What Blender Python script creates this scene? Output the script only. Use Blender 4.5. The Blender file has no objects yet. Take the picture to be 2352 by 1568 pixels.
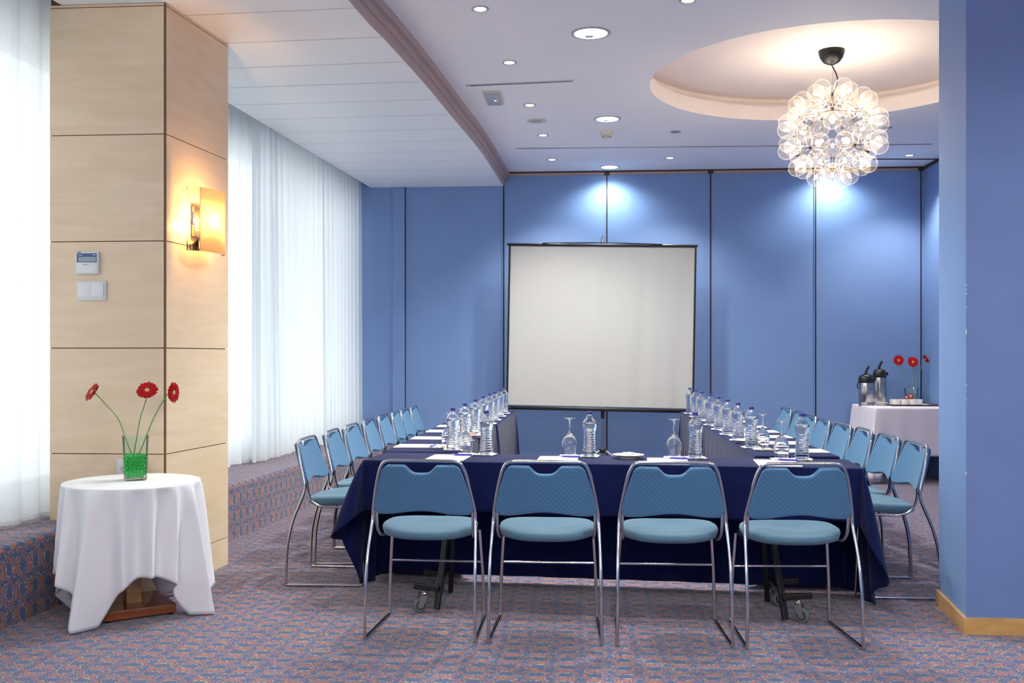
import bpy, bmesh, math, random
from mathutils import Vector, Matrix, Quaternion
PI = math.pi
random.seed(7)
C = bpy.context.scene.collection
S = bpy.context.scene

# ------------------------------------------------------------------ camera
F = 2287.0                       # focal length in pixels of the 2352 px frame
TH = math.atan(170.0 / F)        # the camera looks slightly left of the room axis
HY = 817.0                       # horizon row
HC = 1.27                        # camera height
cam_d = bpy.data.cameras.new('camera')
cam = bpy.data.objects.new('camera', cam_d)
C.objects.link(cam)
cam.location = (0, 0, HC)
cam.rotation_euler = (PI / 2, 0, TH)
cam_d.sensor_width = 36.0
cam_d.lens = F * 36.0 / 2352.0
cam_d.shift_y = (HY - 784.0) / 2352.0
cam_d.clip_start = 0.05
cam_d.clip_end = 200
S.camera = cam
# ------------------------------------------------------------------ world + exposure
S.view_settings.view_transform = 'Standard'
S.view_settings.look = 'None'
S.view_settings.gamma = 1
S.view_settings.use_curve_mapping = False
S.view_settings.exposure = 1.0
W = bpy.data.worlds.new('overcast_sky')
S.world = W
W.use_nodes = True
bgn = W.node_tree.nodes['Background']
bgn.inputs['Color'].default_value = (0.985, 0.98, 1.0, 1)
wg = W.node_tree.nodes.new('ShaderNodeTexCoord')
wd = W.node_tree.nodes.new('ShaderNodeVectorMath'); wd.operation = 'DOT_PRODUCT'
wd.inputs[1].default_value = (-0.35, 0.80, 0.45)
W.node_tree.links.new(wg.outputs['Generated'], wd.inputs[0])
wm = W.node_tree.nodes.new('ShaderNodeMath'); wm.operation = 'MULTIPLY_ADD'; wm.use_clamp = False
wm.inputs[1].default_value = 0.75; wm.inputs[2].default_value = 0.93
W.node_tree.links.new(wd.outputs['Value'], wm.inputs[0])
wx = W.node_tree.nodes.new('ShaderNodeMath'); wx.operation = 'MAXIMUM'; wx.inputs[1].default_value = 0.25
W.node_tree.links.new(wm.outputs[0], wx.inputs[0]); W.node_tree.links.new(wx.outputs[0], bgn.inputs['Strength'])
S.cycles.transparent_max_bounces = 48
S.cycles.max_bounces = 14
S.cycles.transmission_bounces = 14
S.cycles.diffuse_bounces = 5
# lamp powers
P_BIG = 150.0
P_SMALL = 52.0
P_CHAND = 110.0
P_FILL_GLOBE = 155.0

ST, CT = math.sin(TH), math.cos(TH)
def at_z(px, py, z):
    d = (z - HC) * F / (HY - py)
    xc = (px - 1176.0) / F * d
    return Vector((xc * CT - d * ST, xc * ST + d * CT, z))
def at_y(px, py, Y):
    k = (px - 1176.0) / F
    d = Y / (k * ST + CT)
    xc = k * d
    return Vector((xc * CT - d * ST, Y, HC + (HY - py) * d / F))
def xat(px, Y): return at_y(px, 0, Y).x

# ------------------------------------------------------------------ materials
def lin(c):
    r = []
    for v in c[:3]:
        v = v / 255.0
        r.append(v / 12.92 if v <= 0.04045 else ((v + 0.055) / 1.055) ** 2.4)
    return (r[0], r[1], r[2], 1)
def newmat(name):
    m = bpy.data.materials.new(name); m.use_nodes = True
    return m, m.node_tree.nodes, m.node_tree.links, m.node_tree.nodes['Principled BSDF']
def basic(name, col, rough=0.5, metal=0.0, noise=0.0, scale=30, bump=0.0, bscale=None, spec=None, sheen=0.0, coat=0.0):
    m, n, l, b = newmat(name)
    b.inputs['Base Color'].default_value = lin(col)
    b.inputs['Roughness'].default_value = rough
    b.inputs['Metallic'].default_value = metal
    if spec is not None: b.inputs['Specular IOR Level'].default_value = spec
    if sheen: b.inputs['Sheen Weight'].default_value = sheen
    if coat: b.inputs['Coat Weight'].default_value = coat
    g = n.new('ShaderNodeNewGeometry')
    if noise:
        t = n.new('ShaderNodeTexNoise'); t.inputs['Scale'].default_value = scale; t.inputs['Detail'].default_value = 4
        l.new(g.outputs['Position'], t.inputs['Vector'])
        r = n.new('ShaderNodeMixRGB'); r.blend_type = 'MULTIPLY'; r.inputs[0].default_value = 1
        r.inputs[1].default_value = lin(col)
        cr = n.new('ShaderNodeValToRGB'); cr.color_ramp.elements[0].position = 0.3; cr.color_ramp.elements[1].position = 0.7
        k = 1 - noise
        cr.color_ramp.elements[0].color = (k, k, k, 1)
        l.new(t.outputs['Fac'], cr.inputs[0]); l.new(cr.outputs[0], r.inputs[2]); l.new(r.outputs[0], b.inputs['Base Color'])
    if bump:
        t2 = n.new('ShaderNodeTexNoise'); t2.inputs['Scale'].default_value = bscale or 200; t2.inputs['Detail'].default_value = 3
        l.new(g.outputs['Position'], t2.inputs['Vector'])
        bp = n.new('ShaderNodeBump'); bp.inputs['Strength'].default_value = bump; bp.inputs['Distance'].default_value = 0.002
        l.new(t2.outputs['Fac'], bp.inputs['Height']); l.new(bp.outputs[0], b.inputs['Normal'])
    return m
def emit(name, col, strength):
    m, n, l, b = newmat(name)
    n.remove(b)
    e = n.new('ShaderNodeEmission'); e.inputs[0].default_value = lin(col); e.inputs[1].default_value = strength
    l.new(e.outputs[0], n['Material Output'].inputs[0])
    return m
def math_node(n, l, op, a, b=None, c=None):
    k = n.new('ShaderNodeMath'); k.operation = op
    for i, v in enumerate((a, b, c)):
        if v is None: continue
        if isinstance(v, (int, float)): k.inputs[i].default_value = v
        else: l.new(v, k.inputs[i])
    return k.outputs[0]

def carpet(name, axu, axv, wu=0.118, wv=0.103):
    m, n, l, b = newmat(name)
    g = n.new('ShaderNodeNewGeometry'); s = n.new('ShaderNodeSeparateXYZ'); l.new(g.outputs['Position'], s.inputs[0])
    M = lambda op, a, b_=None, c=None: math_node(n, l, op, a, b_, c)
    def frac(v): return M('SUBTRACT', v, M('FLOOR', v))
    # yarn cells
    uq = M('MULTIPLY', M('FLOOR', M('DIVIDE', s.outputs[axu], 0.0072)), 0.0072)
    vq = M('MULTIPLY', M('FLOOR', M('DIVIDE', s.outputs[axv], 0.0044)), 0.0044)
    cmb = n.new('ShaderNodeCombineXYZ'); l.new(M('MULTIPLY', uq, 1.7), cmb.inputs[0]); l.new(vq, cmb.inputs[1])
    wn_ = n.new('ShaderNodeTexWhiteNoise'); wn_.noise_dimensions = '2D'; l.new(cmb.outputs[0], wn_.inputs['Vector'])
    cmb2 = n.new('ShaderNodeCombineXYZ'); l.new(M('FLOOR', M('DIVIDE', s.outputs[axu], 0.0085)), cmb2.inputs[0]); l.new(M('MULTIPLY', vq, 3.1), cmb2.inputs[1])
    wn2 = n.new('ShaderNodeTexWhiteNoise'); wn2.noise_dimensions = '2D'; l.new(cmb2.outputs[0], wn2.inputs['Vector'])
    lf = n.new('ShaderNodeTexNoise'); lf.inputs['Scale'].default_value = 1.3; l.new(g.outputs['Position'], lf.inputs['Vector'])
    uu = M('ADD', M('DIVIDE', uq, wu), M('MULTIPLY', lf.outputs['Fac'], 0.5))
    vv = M('DIVIDE', vq, wv)
    au = M('ABSOLUTE', M('SUBTRACT', frac(uu), 0.5))            # 0 at an even column, .5 at an odd one
    k = n.new('ShaderNodeClamp'); l.new(M('DIVIDE', M('SUBTRACT', au, 0.17), 0.30), k.inputs[0])
    gg = M('MULTIPLY', k.outputs[0], 0.5)
    def dist(v): return M('ABSOLUTE', M('SUBTRACT', frac(M('ADD', v, 0.5)), 0.5))
    d0 = M('MINIMUM', dist(M('SUBTRACT', vv, gg)), dist(M('ADD', vv, gg)))
    d = M('ADD', d0, M('MULTIPLY', M('SUBTRACT', wn_.outputs['Value'], 0.5), 0.075))
    near = M('LESS_THAN', d, M('SUBTRACT', 0.100, M('MULTIPLY', k.outputs[0], 0.035)))
    prob = M('SUBTRACT', 0.86, M('MULTIPLY', k.outputs[0], 0.48))
    coral = M('MULTIPLY', near, M('LESS_THAN', wn_.outputs['Value'], prob))
    yl = M('LESS_THAN', M('ABSOLUTE', M('SUBTRACT', d, 0.225)), 0.042)
    yellow = M('MULTIPLY', yl, M('LESS_THAN', wn2.outputs['Value'], M('SUBTRACT', 0.70, M('MULTIPLY', k.outputs[0], 0.28))))
    blue = n.new('ShaderNodeMixRGB'); l.new(wn_.outputs['Value'], blue.inputs[0]); blue.inputs[1].default_value = lin((54, 68, 112)); blue.inputs[2].default_value = lin((76, 90, 134))
    m1 = n.new('ShaderNodeMixRGB'); l.new(yellow, m1.inputs[0]); l.new(blue.outputs[0], m1.inputs[1]); m1.inputs[2].default_value = lin((176, 164, 124))
    m2 = n.new('ShaderNodeMixRGB'); l.new(coral, m2.inputs[0]); l.new(m1.outputs[0], m2.inputs[1]); m2.inputs[2].default_value = lin((176, 98, 76))
    big = n.new('ShaderNodeTexNoise'); big.inputs['Scale'].default_value = 4.0; big.inputs['Detail'].default_value = 3
    l.new(g.outputs['Position'], big.inputs['Vector'])
    mx = n.new('ShaderNodeMixRGB'); mx.blend_type = 'MULTIPLY'; mx.inputs[0].default_value = 0.25
    l.new(m2.outputs[0], mx.inputs[1]); l.new(big.outputs['Fac'], mx.inputs[2])
    l.new(mx.outputs[0], b.inputs['Base Color'])
    b.inputs['Roughness'].default_value = 0.95; b.inputs['Specular IOR Level'].default_value = 0.1; b.inputs['Sheen Weight'].default_value = 0.25; b.inputs['Sheen Roughness'].default_value = 0.6
    bp = n.new('ShaderNodeBump'); bp.inputs['Strength'].default_value = 0.3; bp.inputs['Distance'].default_value = 0.002
    l.new(wn_.outputs['Value'], bp.inputs['Height']); l.new(bp.outputs[0], b.inputs['Normal'])
    return m

def wood(name, c1, c2, rough=0.35, sc=(0.9, 0.9, 14), coat=0.15):
    m, n, l, b = newmat(name)
    g = n.new('ShaderNodeNewGeometry')
    mp = n.new('ShaderNodeMapping'); mp.inputs['Scale'].default_value = sc; l.new(g.outputs['Position'], mp.inputs['Vector'])
    t = n.new('ShaderNodeTexNoise'); t.inputs['Scale'].default_value = 2.2; t.inputs['Detail'].default_value = 7; t.inputs['Distortion'].default_value = 0.8
    l.new(mp.outputs[0], t.inputs['Vector'])
    t2 = n.new('ShaderNodeTexNoise'); t2.inputs['Scale'].default_value = 2.0; t2.inputs['Detail'].default_value = 2
    l.new(g.outputs['Position'], t2.inputs['Vector'])
    cr = n.new('ShaderNodeValToRGB'); cr.color_ramp.elements[0].position = 0.3; cr.color_ramp.elements[1].position = 0.68
    cr.color_ramp.elements[0].color = lin(c2); cr.color_ramp.elements[1].color = lin(c1)
    ad = math_node(n, l, 'ADD', math_node(n, l, 'MULTIPLY', t.outputs['Fac'], 0.65), math_node(n, l, 'MULTIPLY', t2.outputs['Fac'], 0.35))
    l.new(ad, cr.inputs[0]); l.new(cr.outputs[0], b.inputs['Base Color'])
    b.inputs['Roughness'].default_value = rough; b.inputs['Coat Weight'].default_value = coat
    return m

def dotted(name, col, dot, axu, axv, p=0.0240, slope=0.0):
    m, n, l, b = newmat(name)
    tc = n.new('ShaderNodeTexCoord'); s = n.new('ShaderNodeSeparateXYZ'); l.new(tc.outputs['Object'], s.inputs[0])
    M = lambda op, a, b_=None, c=None: math_node(n, l, op, a, b_, c)
    def grid(off):
        u = M('PINGPONG', M('ADD', s.outputs[axu], off + 40 * p), p / 2 * 1.0)
        vsrc = M('ADD', s.outputs[axv], M('MULTIPLY', s.outputs[2], slope))
        v = M('PINGPONG', M('ADD', vsrc, off + 40 * p), p / 2 * 1.0)
        return M('ADD', M('POWER', u, 2), M('POWER', v, 2))
    d = M('MINIMUM', grid(0.0), grid(p / 2))
    k = M('LESS_THAN', d, 0.0017 ** 2)
    mx = n.new('ShaderNodeMixRGB'); l.new(k, mx.inputs[0]); mx.inputs[1].default_value = lin(col); mx.inputs[2].default_value = lin(dot)
    t = n.new('ShaderNodeTexNoise'); t.inputs['Scale'].default_value = 6; l.new(tc.outputs['Object'], t.inputs['Vector'])
    m2 = n.new('ShaderNodeMixRGB'); m2.blend_type = 'MULTIPLY'; m2.inputs[0].default_value = 0.2
    l.new(mx.outputs[0], m2.inputs[1]); l.new(t.outputs['Fac'], m2.inputs[2]); l.new(m2.outputs[0], b.inputs['Base Color'])
    b.inputs['Roughness'].default_value = 0.85; b.inputs['Specular IOR Level'].default_value = 0.15; b.inputs['Sheen Weight'].default_value = 0.15
    t3 = n.new('ShaderNodeTexNoise'); t3.inputs['Scale'].default_value = 500; l.new(tc.outputs['Object'], t3.inputs['Vector'])
    bp = n.new('ShaderNodeBump'); bp.inputs['Strength'].default_value = 0.2; bp.inputs['Distance'].default_value = 0.001
    l.new(t3.outputs['Fac'], bp.inputs['Height']); l.new(bp.outputs[0], b.inputs['Normal'])
    return m

def glass(name, col=(255, 255, 255), ior=1.45, rough=0.0):
    m, n, l, b = newmat(name)
    b.inputs['Base Color'].default_value = lin(col); b.inputs['Roughness'].default_value = rough
    b.inputs['Transmission Weight'].default_value = 1.0; b.inputs['IOR'].default_value = ior
    return m
def thin_glass(name, tint=(255, 255, 255), ior=1.45, rough=0.02, boost=1.0, haze=None, hf=0.0):
    m, n, l, b = newmat(name); n.remove(b)
    tr = n.new('ShaderNodeBsdfTransparent'); tr.inputs[0].default_value = lin(tint)
    gl = n.new('ShaderNodeBsdfGlossy'); gl.inputs['Roughness'].default_value = rough
    fr = n.new('ShaderNodeFresnel'); fr.inputs[0].default_value = ior
    mx = n.new('ShaderNodeMixShader')
    fac = math_node(n, l, 'MULTIPLY', fr.outputs[0], boost)
    l.new(fac, mx.inputs[0]); l.new(tr.outputs[0], mx.inputs[1]); l.new(gl.outputs[0], mx.inputs[2])
    out = mx.outputs[0]
    if haze:
        df = n.new('ShaderNodeBsdfDiffuse'); df.inputs[0].default_value = lin(haze)
        m2 = n.new('ShaderNodeMixShader'); m2.inputs[0].default_value = hf
        l.new(out, m2.inputs[1]); l.new(df.outputs[0], m2.inputs[2]); out = m2.outputs[0]
    l.new(out, n['Material Output'].inputs[0])
    return m
def sheer(name, col, transl=0.6, transp=0.06):
    m, n, l, b = newmat(name); n.remove(b)
    df = n.new('ShaderNodeBsdfDiffuse'); df.inputs[0].default_value = lin(col)
    tl = n.new('ShaderNodeBsdfTranslucent'); tl.inputs[0].default_value = lin(col)
    tp = n.new('ShaderNodeBsdfTransparent')
    g = n.new('ShaderNodeNewGeometry')
    wv = n.new('ShaderNodeTexNoise'); wv.inputs['Scale'].default_value = 60
    l.new(g.outputs['Position'], wv.inputs['Vector'])
    k = n.new('ShaderNodeMixShader'); k.inputs[0].default_value = transl
    l.new(df.outputs[0], k.inputs[1]); l.new(tl.outputs[0], k.inputs[2])
    k2 = n.new('ShaderNodeMixShader')
    l.new(math_node(n, l, 'MULTIPLY', wv.outputs['Fac'], transp * 2), k2.inputs[0])
    l.new(k.outputs[0], k2.inputs[1]); l.new(tp.outputs[0], k2.inputs[2])
    l.new(k2.outputs[0], n['Material Output'].inputs[0])
    return m

M_ = {}
M_['carpet'] = carpet('patterned_carpet', 0, 1)
M_['carpet_riser'] = carpet('patterned_carpet_riser', 2, 1)
M_['bluewall'] = basic('blue_paint', (122, 150, 198), 0.6, noise=0.05, scale=3, bump=0.10, bscale=350, spec=0.2)
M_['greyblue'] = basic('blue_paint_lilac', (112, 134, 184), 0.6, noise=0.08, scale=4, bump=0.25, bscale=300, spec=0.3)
M_['ceil'] = basic('ceiling_paint', (246, 245, 249), 0.7, noise=0.02, scale=2)
M_['ceil_low'] = basic('ceiling_panel_paint', (246, 248, 249), 0.5, noise=0.02, scale=2)
M_['bulk'] = basic('bulkhead_paint', (178, 156, 152), 0.55)
M_['dome'] = basic('recess_paint', (236, 226, 222), 0.7)
M_['seam'] = basic('dark_seam', (46, 40, 44), 0.6)
M_['pinkish'] = basic('track_strip', (176, 150, 146), 0.5)
M_['maple'] = wood('maple_veneer', (236, 214, 184), (222, 198, 164), rough=0.5, sc=(1.1, 1.1, 8), coat=0.03)
M_['groove'] = basic('wood_groove', (120, 80, 48), 0.7)
M_['base_wood'] = wood('baseboard_wood', (214, 168, 104), (190, 142, 84), sc=(4, 4, 14))
M_['red_wood'] = wood('cherry_wood', (150, 82, 46), (118, 58, 32), 0.25, coat=0.5)
M_['sheer'] = sheer('sheer_white', (240, 244, 247))
M_['hem'] = sheer('sheer_hem', (240, 238, 234), 0.5, 0.0)
M_['chrome'] = basic('chrome_tube', (205, 203, 206), 0.12, 1.0)
M_['steel'] = basic('brushed_steel', (186, 184, 184), 0.28, 1.0)
M_['fab_back'] = dotted('blue_dotted_fabric', (80, 124, 164), (36, 58, 98), 0, 2)
M_['fab_seat'] = dotted('blue_dotted_seat_fabric', (92, 126, 148), (50, 74, 112), 0, 1, slope=1.0)
M_['navy'] = basic('navy_cloth', (20, 29, 76), 0.85, noise=0.30, scale=14, bump=0.4, bscale=260, sheen=0.08, spec=0.08)
M_['navy_in'] = M_['navy']
M_['white_cloth'] = basic('white_tablecloth', (236, 236, 240), 0.7, bump=0.15, bscale=400, sheen=0.1, spec=0.2)
M_['pink_cloth'] = basic('white_linen', (226, 216, 224), 0.75, bump=0.2, bscale=300, spec=0.2)
M_['black'] = basic('black_metal', (13, 13, 14), 0.4)
M_['black_plastic'] = basic('black_plastic', (28, 28, 31), 0.28)
M_['screen'] = basic('matte_white_screen', (186, 184, 182), 0.8, noise=0.02, scale=2)
M_['bottle'] = glass('bottle_glass', (250, 253, 255), 1.36)
M_['wineglass'] = thin_glass('wine_glass', (248, 251, 253), 1.5, 0.01, 1.6)
M_['wine_solid'] = glass('glass_stem', (255, 255, 255), 1.45)
M_['cap'] = basic('blue_cap', (52, 54, 138), 0.35)
M_['label'] = basic('bottle_label', (120, 130, 152), 0.5)
M_['green_mark'] = basic('green_mark', (72, 150, 70), 0.5)
M_['paper'] = basic('notepaper', (238, 232, 234), 0.7)
M_['binding'] = basic('pad_binding', (206, 166, 120), 0.6)
M_['napkin'] = basic('napkin_paper', (240, 238, 226), 0.8)
M_['pen'] = basic('blue_pen_plastic', (58, 52, 176), 0.2, coat=0.4)
M_['pen_clear'] = basic('pen_grip', (170, 165, 200), 0.2)
M_['china'] = basic('white_china', (240, 236, 230), 0.2, coat=0.4)
M_['candy'] = basic('candy_wrapper', (232, 232, 222), 0.35)
M_['candy_g'] = basic('green_candy_wrapper', (180, 214, 150), 0.35)
M_['candy_r'] = basic('red_candy_wrapper', (206, 120, 110), 0.35)
M_['petal'] = basic('red_petal', (196, 16, 22), 0.5, noise=0.35, scale=80, spec=0.25)
M_['petal_dark'] = basic('inner_petal', (150, 28, 22), 0.6)
M_['flower_eye'] = basic('flower_centre', (206, 190, 110), 0.8, noise=0.3, scale=300)
M_['stem'] = basic('green_stem', (120, 160, 78), 0.5)
M_['vase'] = thin_glass('vase_glass', (249, 254, 252), 1.5, 0.01, 0.9)
M_['gel'] = glass('green_gel', (60, 235, 110), 1.2, 0.1)
m, n, l, b = newmat('green_gel_beads'); b.inputs['Base Color'].default_value = lin((30, 225, 90)); b.inputs['Roughness'].default_value = 0.08
b.inputs['Coat Weight'].default_value = 0.6
M_['gel'] = m
M_['plastic_w'] = basic('white_plastic', (216, 220, 220), 0.35)
M_['plastic_w2'] = basic('light_plastic_panel', (228, 230, 230), 0.3)
M_['lcd_blue'] = basic('display_bezel', (72, 92, 140), 0.3)
M_['lcd'] = basic('grey_display', (148, 164, 170), 0.2)
M_['ink'] = basic('ink_print', (60, 66, 96), 0.5)
M_['red_ink'] = basic('red_print', (190, 60, 60), 0.5)
M_['ring'] = basic('downlight_ring', (176, 180, 188), 0.35, 0.3)
M_['lampw'] = emit('warm_downlight_glow', (255, 240, 222), 6.0)
M_['lampc'] = emit('cool_downlight_glow', (236, 252, 246), 5.0)
M_['unlit'] = basic('unlit_lamp', (190, 190, 195), 0.1, 0.9)
M_['speaker'] = basic('speaker_mesh', (170, 174, 182), 0.7)
M_['cream'] = basic('cream_plastic', (214, 206, 194), 0.5)
M_['lens'] = basic('emergency_lens', (176, 184, 198), 0.3)
M_['alu'] = basic('aluminium_slot', (196, 190, 194), 0.35, 0.4)
m, n, l, b = newmat('bulb_glass'); n.remove(b)
tr = n.new('ShaderNodeBsdfTransparent'); gl = n.new('ShaderNodeBsdfGlossy'); gl.inputs['Roughness'].default_value = 0.03
tl = n.new('ShaderNodeBsdfTranslucent'); tl.inputs[0].default_value = lin((255, 246, 230))
df = n.new('ShaderNodeBsdfDiffuse'); df.inputs[0].default_value = lin((255, 250, 240))
hz = n.new('ShaderNodeMixShader'); hz.inputs[0].default_value = 0.5; l.new(tl.outputs[0], hz.inputs[1]); l.new(df.outputs[0], hz.inputs[2])
lw = n.new('ShaderNodeLayerWeight'); lw.inputs[0].default_value = 0.35
fz = math_node(n, l, 'ADD', math_node(n, l, 'MULTIPLY', math_node(n, l, 'POWER', lw.outputs['Facing'], 5.0), 0.75), 0.022)
k1 = n.new('ShaderNodeMixShader'); l.new(fz, k1.inputs[0]); l.new(tr.outputs[0], k1.inputs[1]); l.new(hz.outputs[0], k1.inputs[2])
k2 = n.new('ShaderNodeMixShader'); l.new(math_node(n, l, 'ADD', math_node(n, l, 'MULTIPLY', math_node(n, l, 'POWER', lw.outputs['Facing'], 8.0), 0.25), 0.015), k2.inputs[0]); l.new(k1.outputs[0], k2.inputs[1]); l.new(gl.outputs[0], k2.inputs[2])
l.new(k2.outputs[0], n['Material Output'].inputs[0])
M_['bulb'] = m
M_['filament'] = emit('lamp_filament', (255, 234, 206), 72.0)
M_['opal'] = None
m, n, l, b = newmat('opal_acrylic'); n.remove(b)
tl = n.new('ShaderNodeBsdfTranslucent'); tl.inputs[0].default_value = lin((255, 244, 222))
df = n.new('ShaderNodeBsdfDiffuse'); df.inputs[0].default_value = lin((250, 236, 210))
kx = n.new('ShaderNodeMixShader'); kx.inputs[0].default_value = 0.12
l.new(tl.outputs[0], kx.inputs[1]); l.new(df.outputs[0], kx.inputs[2]); l.new(kx.outputs[0], n['Material Output'].inputs[0])
M_['opal'] = m
M_['clear'] = thin_glass('clear_acrylic', (255, 250, 240), 1.45, 0.03, 1.2)
M_['rubber'] = basic('grey_rubber', (104, 114, 112), 0.55)
M_['zinc'] = basic('zinc_fork', (170, 170, 168), 0.3, 0.9)
M_['sachet'] = basic('red_sachet', (168, 34, 34), 0.4)
M_['sachet_w'] = basic('sachet_print', (236, 226, 220), 0.5)
M_['tray'] = basic('brown_tray', (70, 44, 40), 0.35)
M_['winframe'] = basic('window_frame_paint', (205, 210, 214), 0.4)
M_['pane'] = thin_glass('window_pane', (240, 248, 246), 1.45, 0.0, 1.0)
M_['socket'] = basic('grey_socket', (190, 190, 184), 0.4)

# ------------------------------------------------------------------ mesh helpers
def link(name, bm, mat, parent=None, smooth=True, loc=None, rot=None, angle=None):
    me = bpy.data.meshes.new(name)
    bmesh.ops.recalc_face_normals(bm, faces=bm.faces)
    bm.to_mesh(me); bm.free()
    for p in me.polygons: p.use_smooth = smooth
    if smooth:
        try: me.set_sharp_from_angle(angle=math.radians(angle or 40))
        except Exception: pass
    if isinstance(mat, (list, tuple)):
        for q in mat: me.materials.append(q)
    else: me.materials.append(mat)
    o = bpy.data.objects.new(name, me); C.objects.link(o)
    if parent: o.parent = parent
    if loc is not None: o.location = loc
    if rot is not None: o.rotation_euler = rot
    return o
def tag(o, label, cat, group=None):
    o['label'] = label; o['category'] = cat
    if group: o['group'] = group
    return o
def thing(name, label, cat, loc=(0, 0, 0), rotz=0.0, group=None, rot=None):
    o = bpy.data.objects.new(name, None); C.objects.link(o); o.empty_display_size = 0.1
    o.location = loc; o.rotation_euler = rot if rot else (0, 0, rotz)
    return tag(o, label, cat, group)
def struct(o, label=None):
    o['kind'] = 'structure'
    if label: o['label'] = label
    return o
def dup(root, loc, rotz, label, group=None, skip=()):
    r = root.copy(); C.objects.link(r); r.location = loc; r.rotation_euler = (0, 0, rotz)
    r['label'] = label
    if group: r['group'] = group
    for ch in list(root.children):
        if ch.name.split('.')[0] in skip: continue
        c = ch.copy(); C.objects.link(c); c.parent = r
        for g in ch.children:
            d = g.copy(); C.objects.link(d); d.parent = c
    return r
def B(): return bmesh.new()
def box(bm, x0, x1, y0, y1, z0, z1, bev=0.0, seg=2, mi=0):
    n0 = set(bm.faces)
    v = [bm.verts.new((x, y, z)) for x in (x0, x1) for y in (y0, y1) for z in (z0, z1)]
    fs = [(0, 1, 3, 2), (4, 6, 7, 5), (0, 4, 5, 1), (2, 3, 7, 6), (0, 2, 6, 4), (1, 5, 7, 3)]
    ff = [bm.faces.new([v[i] for i in f]) for f in fs]
    if bev > 0:
        es = list({e for f in ff for e in f.edges})
        bmesh.ops.bevel(bm, geom=es, offset=bev, segments=seg, affect='EDGES', profile=0.5)
    for f in bm.faces:
        if f not in n0: f.material_index = mi
def obox(bm, c, half, M3, bev=0.0, mi=0):
    b2 = B(); box(b2, -half[0], half[0], -half[1], half[1], -half[2], half[2], bev)
    T = Matrix.Translation(Vector(c)) @ M3.to_4x4()
    b2.transform(T)
    me = bpy.data.meshes.new('tmp'); b2.to_mesh(me); b2.free()
    n0 = set(bm.faces)
    bm.from_mesh(me); bpy.data.meshes.remove(me)
    for f in bm.faces:
        if f not in n0: f.material_index = mi
def smooth_path(pts, n=6, closed=False):
    P = [Vector(p) for p in pts]; out = []
    N = len(P)
    rng = range(N if closed else N - 1)
    for i in rng:
        if closed: a, b_, c, d = P[(i - 1) % N], P[i], P[(i + 1) % N], P[(i + 2) % N]
        else: a, b_, c, d = P[max(i - 1, 0)], P[i], P[i + 1], P[min(i + 2, N - 1)]
        for k in range(n):
            t = k / n
            out.append(0.5 * ((2 * b_) + (-a + c) * t + (2 * a - 5 * b_ + 4 * c - d) * t * t + (-a + 3 * b_ - 3 * c + d) * t ** 3))
    if not closed: out.append(P[-1])
    return out
def tube(bm, pts, r, seg=10, caps=True, closed=False, mi=0):
    P = [Vector(p) for p in pts]
    N = len(P)
    rr = r if isinstance(r, (list, tuple)) else [r] * N
    rings = []
    T0 = ((P[1] - P[0])).normalized()
    up = Vector((0, 0, 1)) if abs(T0.z) < 0.9 else Vector((1, 0, 0))
    nrm = (up - T0 * up.dot(T0)).normalized()
    for i in range(N):
        if closed: T = (P[(i + 1) % N] - P[(i - 1) % N])
        elif i == 0: T = P[1] - P[0]
        elif i == N - 1: T = P[-1] - P[-2]
        else: T = (P[i + 1] - P[i]).normalized() + (P[i] - P[i - 1]).normalized()
        if T.length < 1e-9: T = T0.copy()
        T.normalize()
        nrm = nrm - T * nrm.dot(T)
        if nrm.length < 1e-6: nrm = T.orthogonal()
        nrm.normalize(); bi = T.cross(nrm)
        rings.append([bm.verts.new(P[i] + (nrm * math.cos(2 * PI * k / seg) + bi * math.sin(2 * PI * k / seg)) * rr[i]) for k in range(seg)])
    for i in range(N if closed else N - 1):
        a, b_ = rings[i], rings[(i + 1) % N]
        for k in range(seg):
            f = bm.faces.new((a[k], a[(k + 1) % seg], b_[(k + 1) % seg], b_[k])); f.material_index = mi
    if caps and not closed:
        bm.faces.new(rings[0]).material_index = mi; bm.faces.new(rings[-1][::-1]).material_index = mi
def lathe(bm, prof, seg=24, c=(0, 0, 0), cap0=True, cap1=True, rmod=None, mi=0, R=None):
    c = Vector(c); rings = []
    for i, (r, z) in enumerate(prof):
        ring = []
        for k in range(seg):
            a = 2 * PI * k / seg
            q = r if rmod is None else r * rmod(a, z, i)
            p = Vector((q * math.cos(a), q * math.sin(a), z))
            if R is not None: p = R @ p
            ring.append(bm.verts.new(c + p))
        rings.append(ring)
    for i in range(len(rings) - 1):
        a, b_ = rings[i], rings[i + 1]
        for k in range(seg):
            bm.faces.new((a[k], a[(k + 1) % seg], b_[(k + 1) % seg], b_[k])).material_index = mi
    if cap0 and prof[0][0] > 1e-5: bm.faces.new(rings[0][::-1]).material_index = mi
    if cap1 and prof[-1][0] > 1e-5: bm.faces.new(rings[-1]).material_index = mi
def sphere(bm, c, r, sub=2, mi=0, scale=None):
    n0 = set(bm.faces)
    mt = Matrix.Translation(Vector(c))
    if scale: mt = mt @ Matrix.Diagonal((scale[0], scale[1], scale[2], 1))
    bmesh.ops.create_icosphere(bm, subdivisions=sub, radius=r, matrix=mt)
    for f in bm.faces:
        if f not in n0: f.material_index = mi
def grid_mesh(bm, P, mi=0, close_u=False):
    V = [[bm.verts.new(p) for p in row] for row in P]
    for i in range(len(V) - 1):
        m2 = len(V[i])
        for j in range(m2 if close_u else m2 - 1):
            bm.faces.new((V[i][j], V[i][(j + 1) % m2], V[i + 1][(j + 1) % m2], V[i + 1][j])).material_index = mi
    return V
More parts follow.
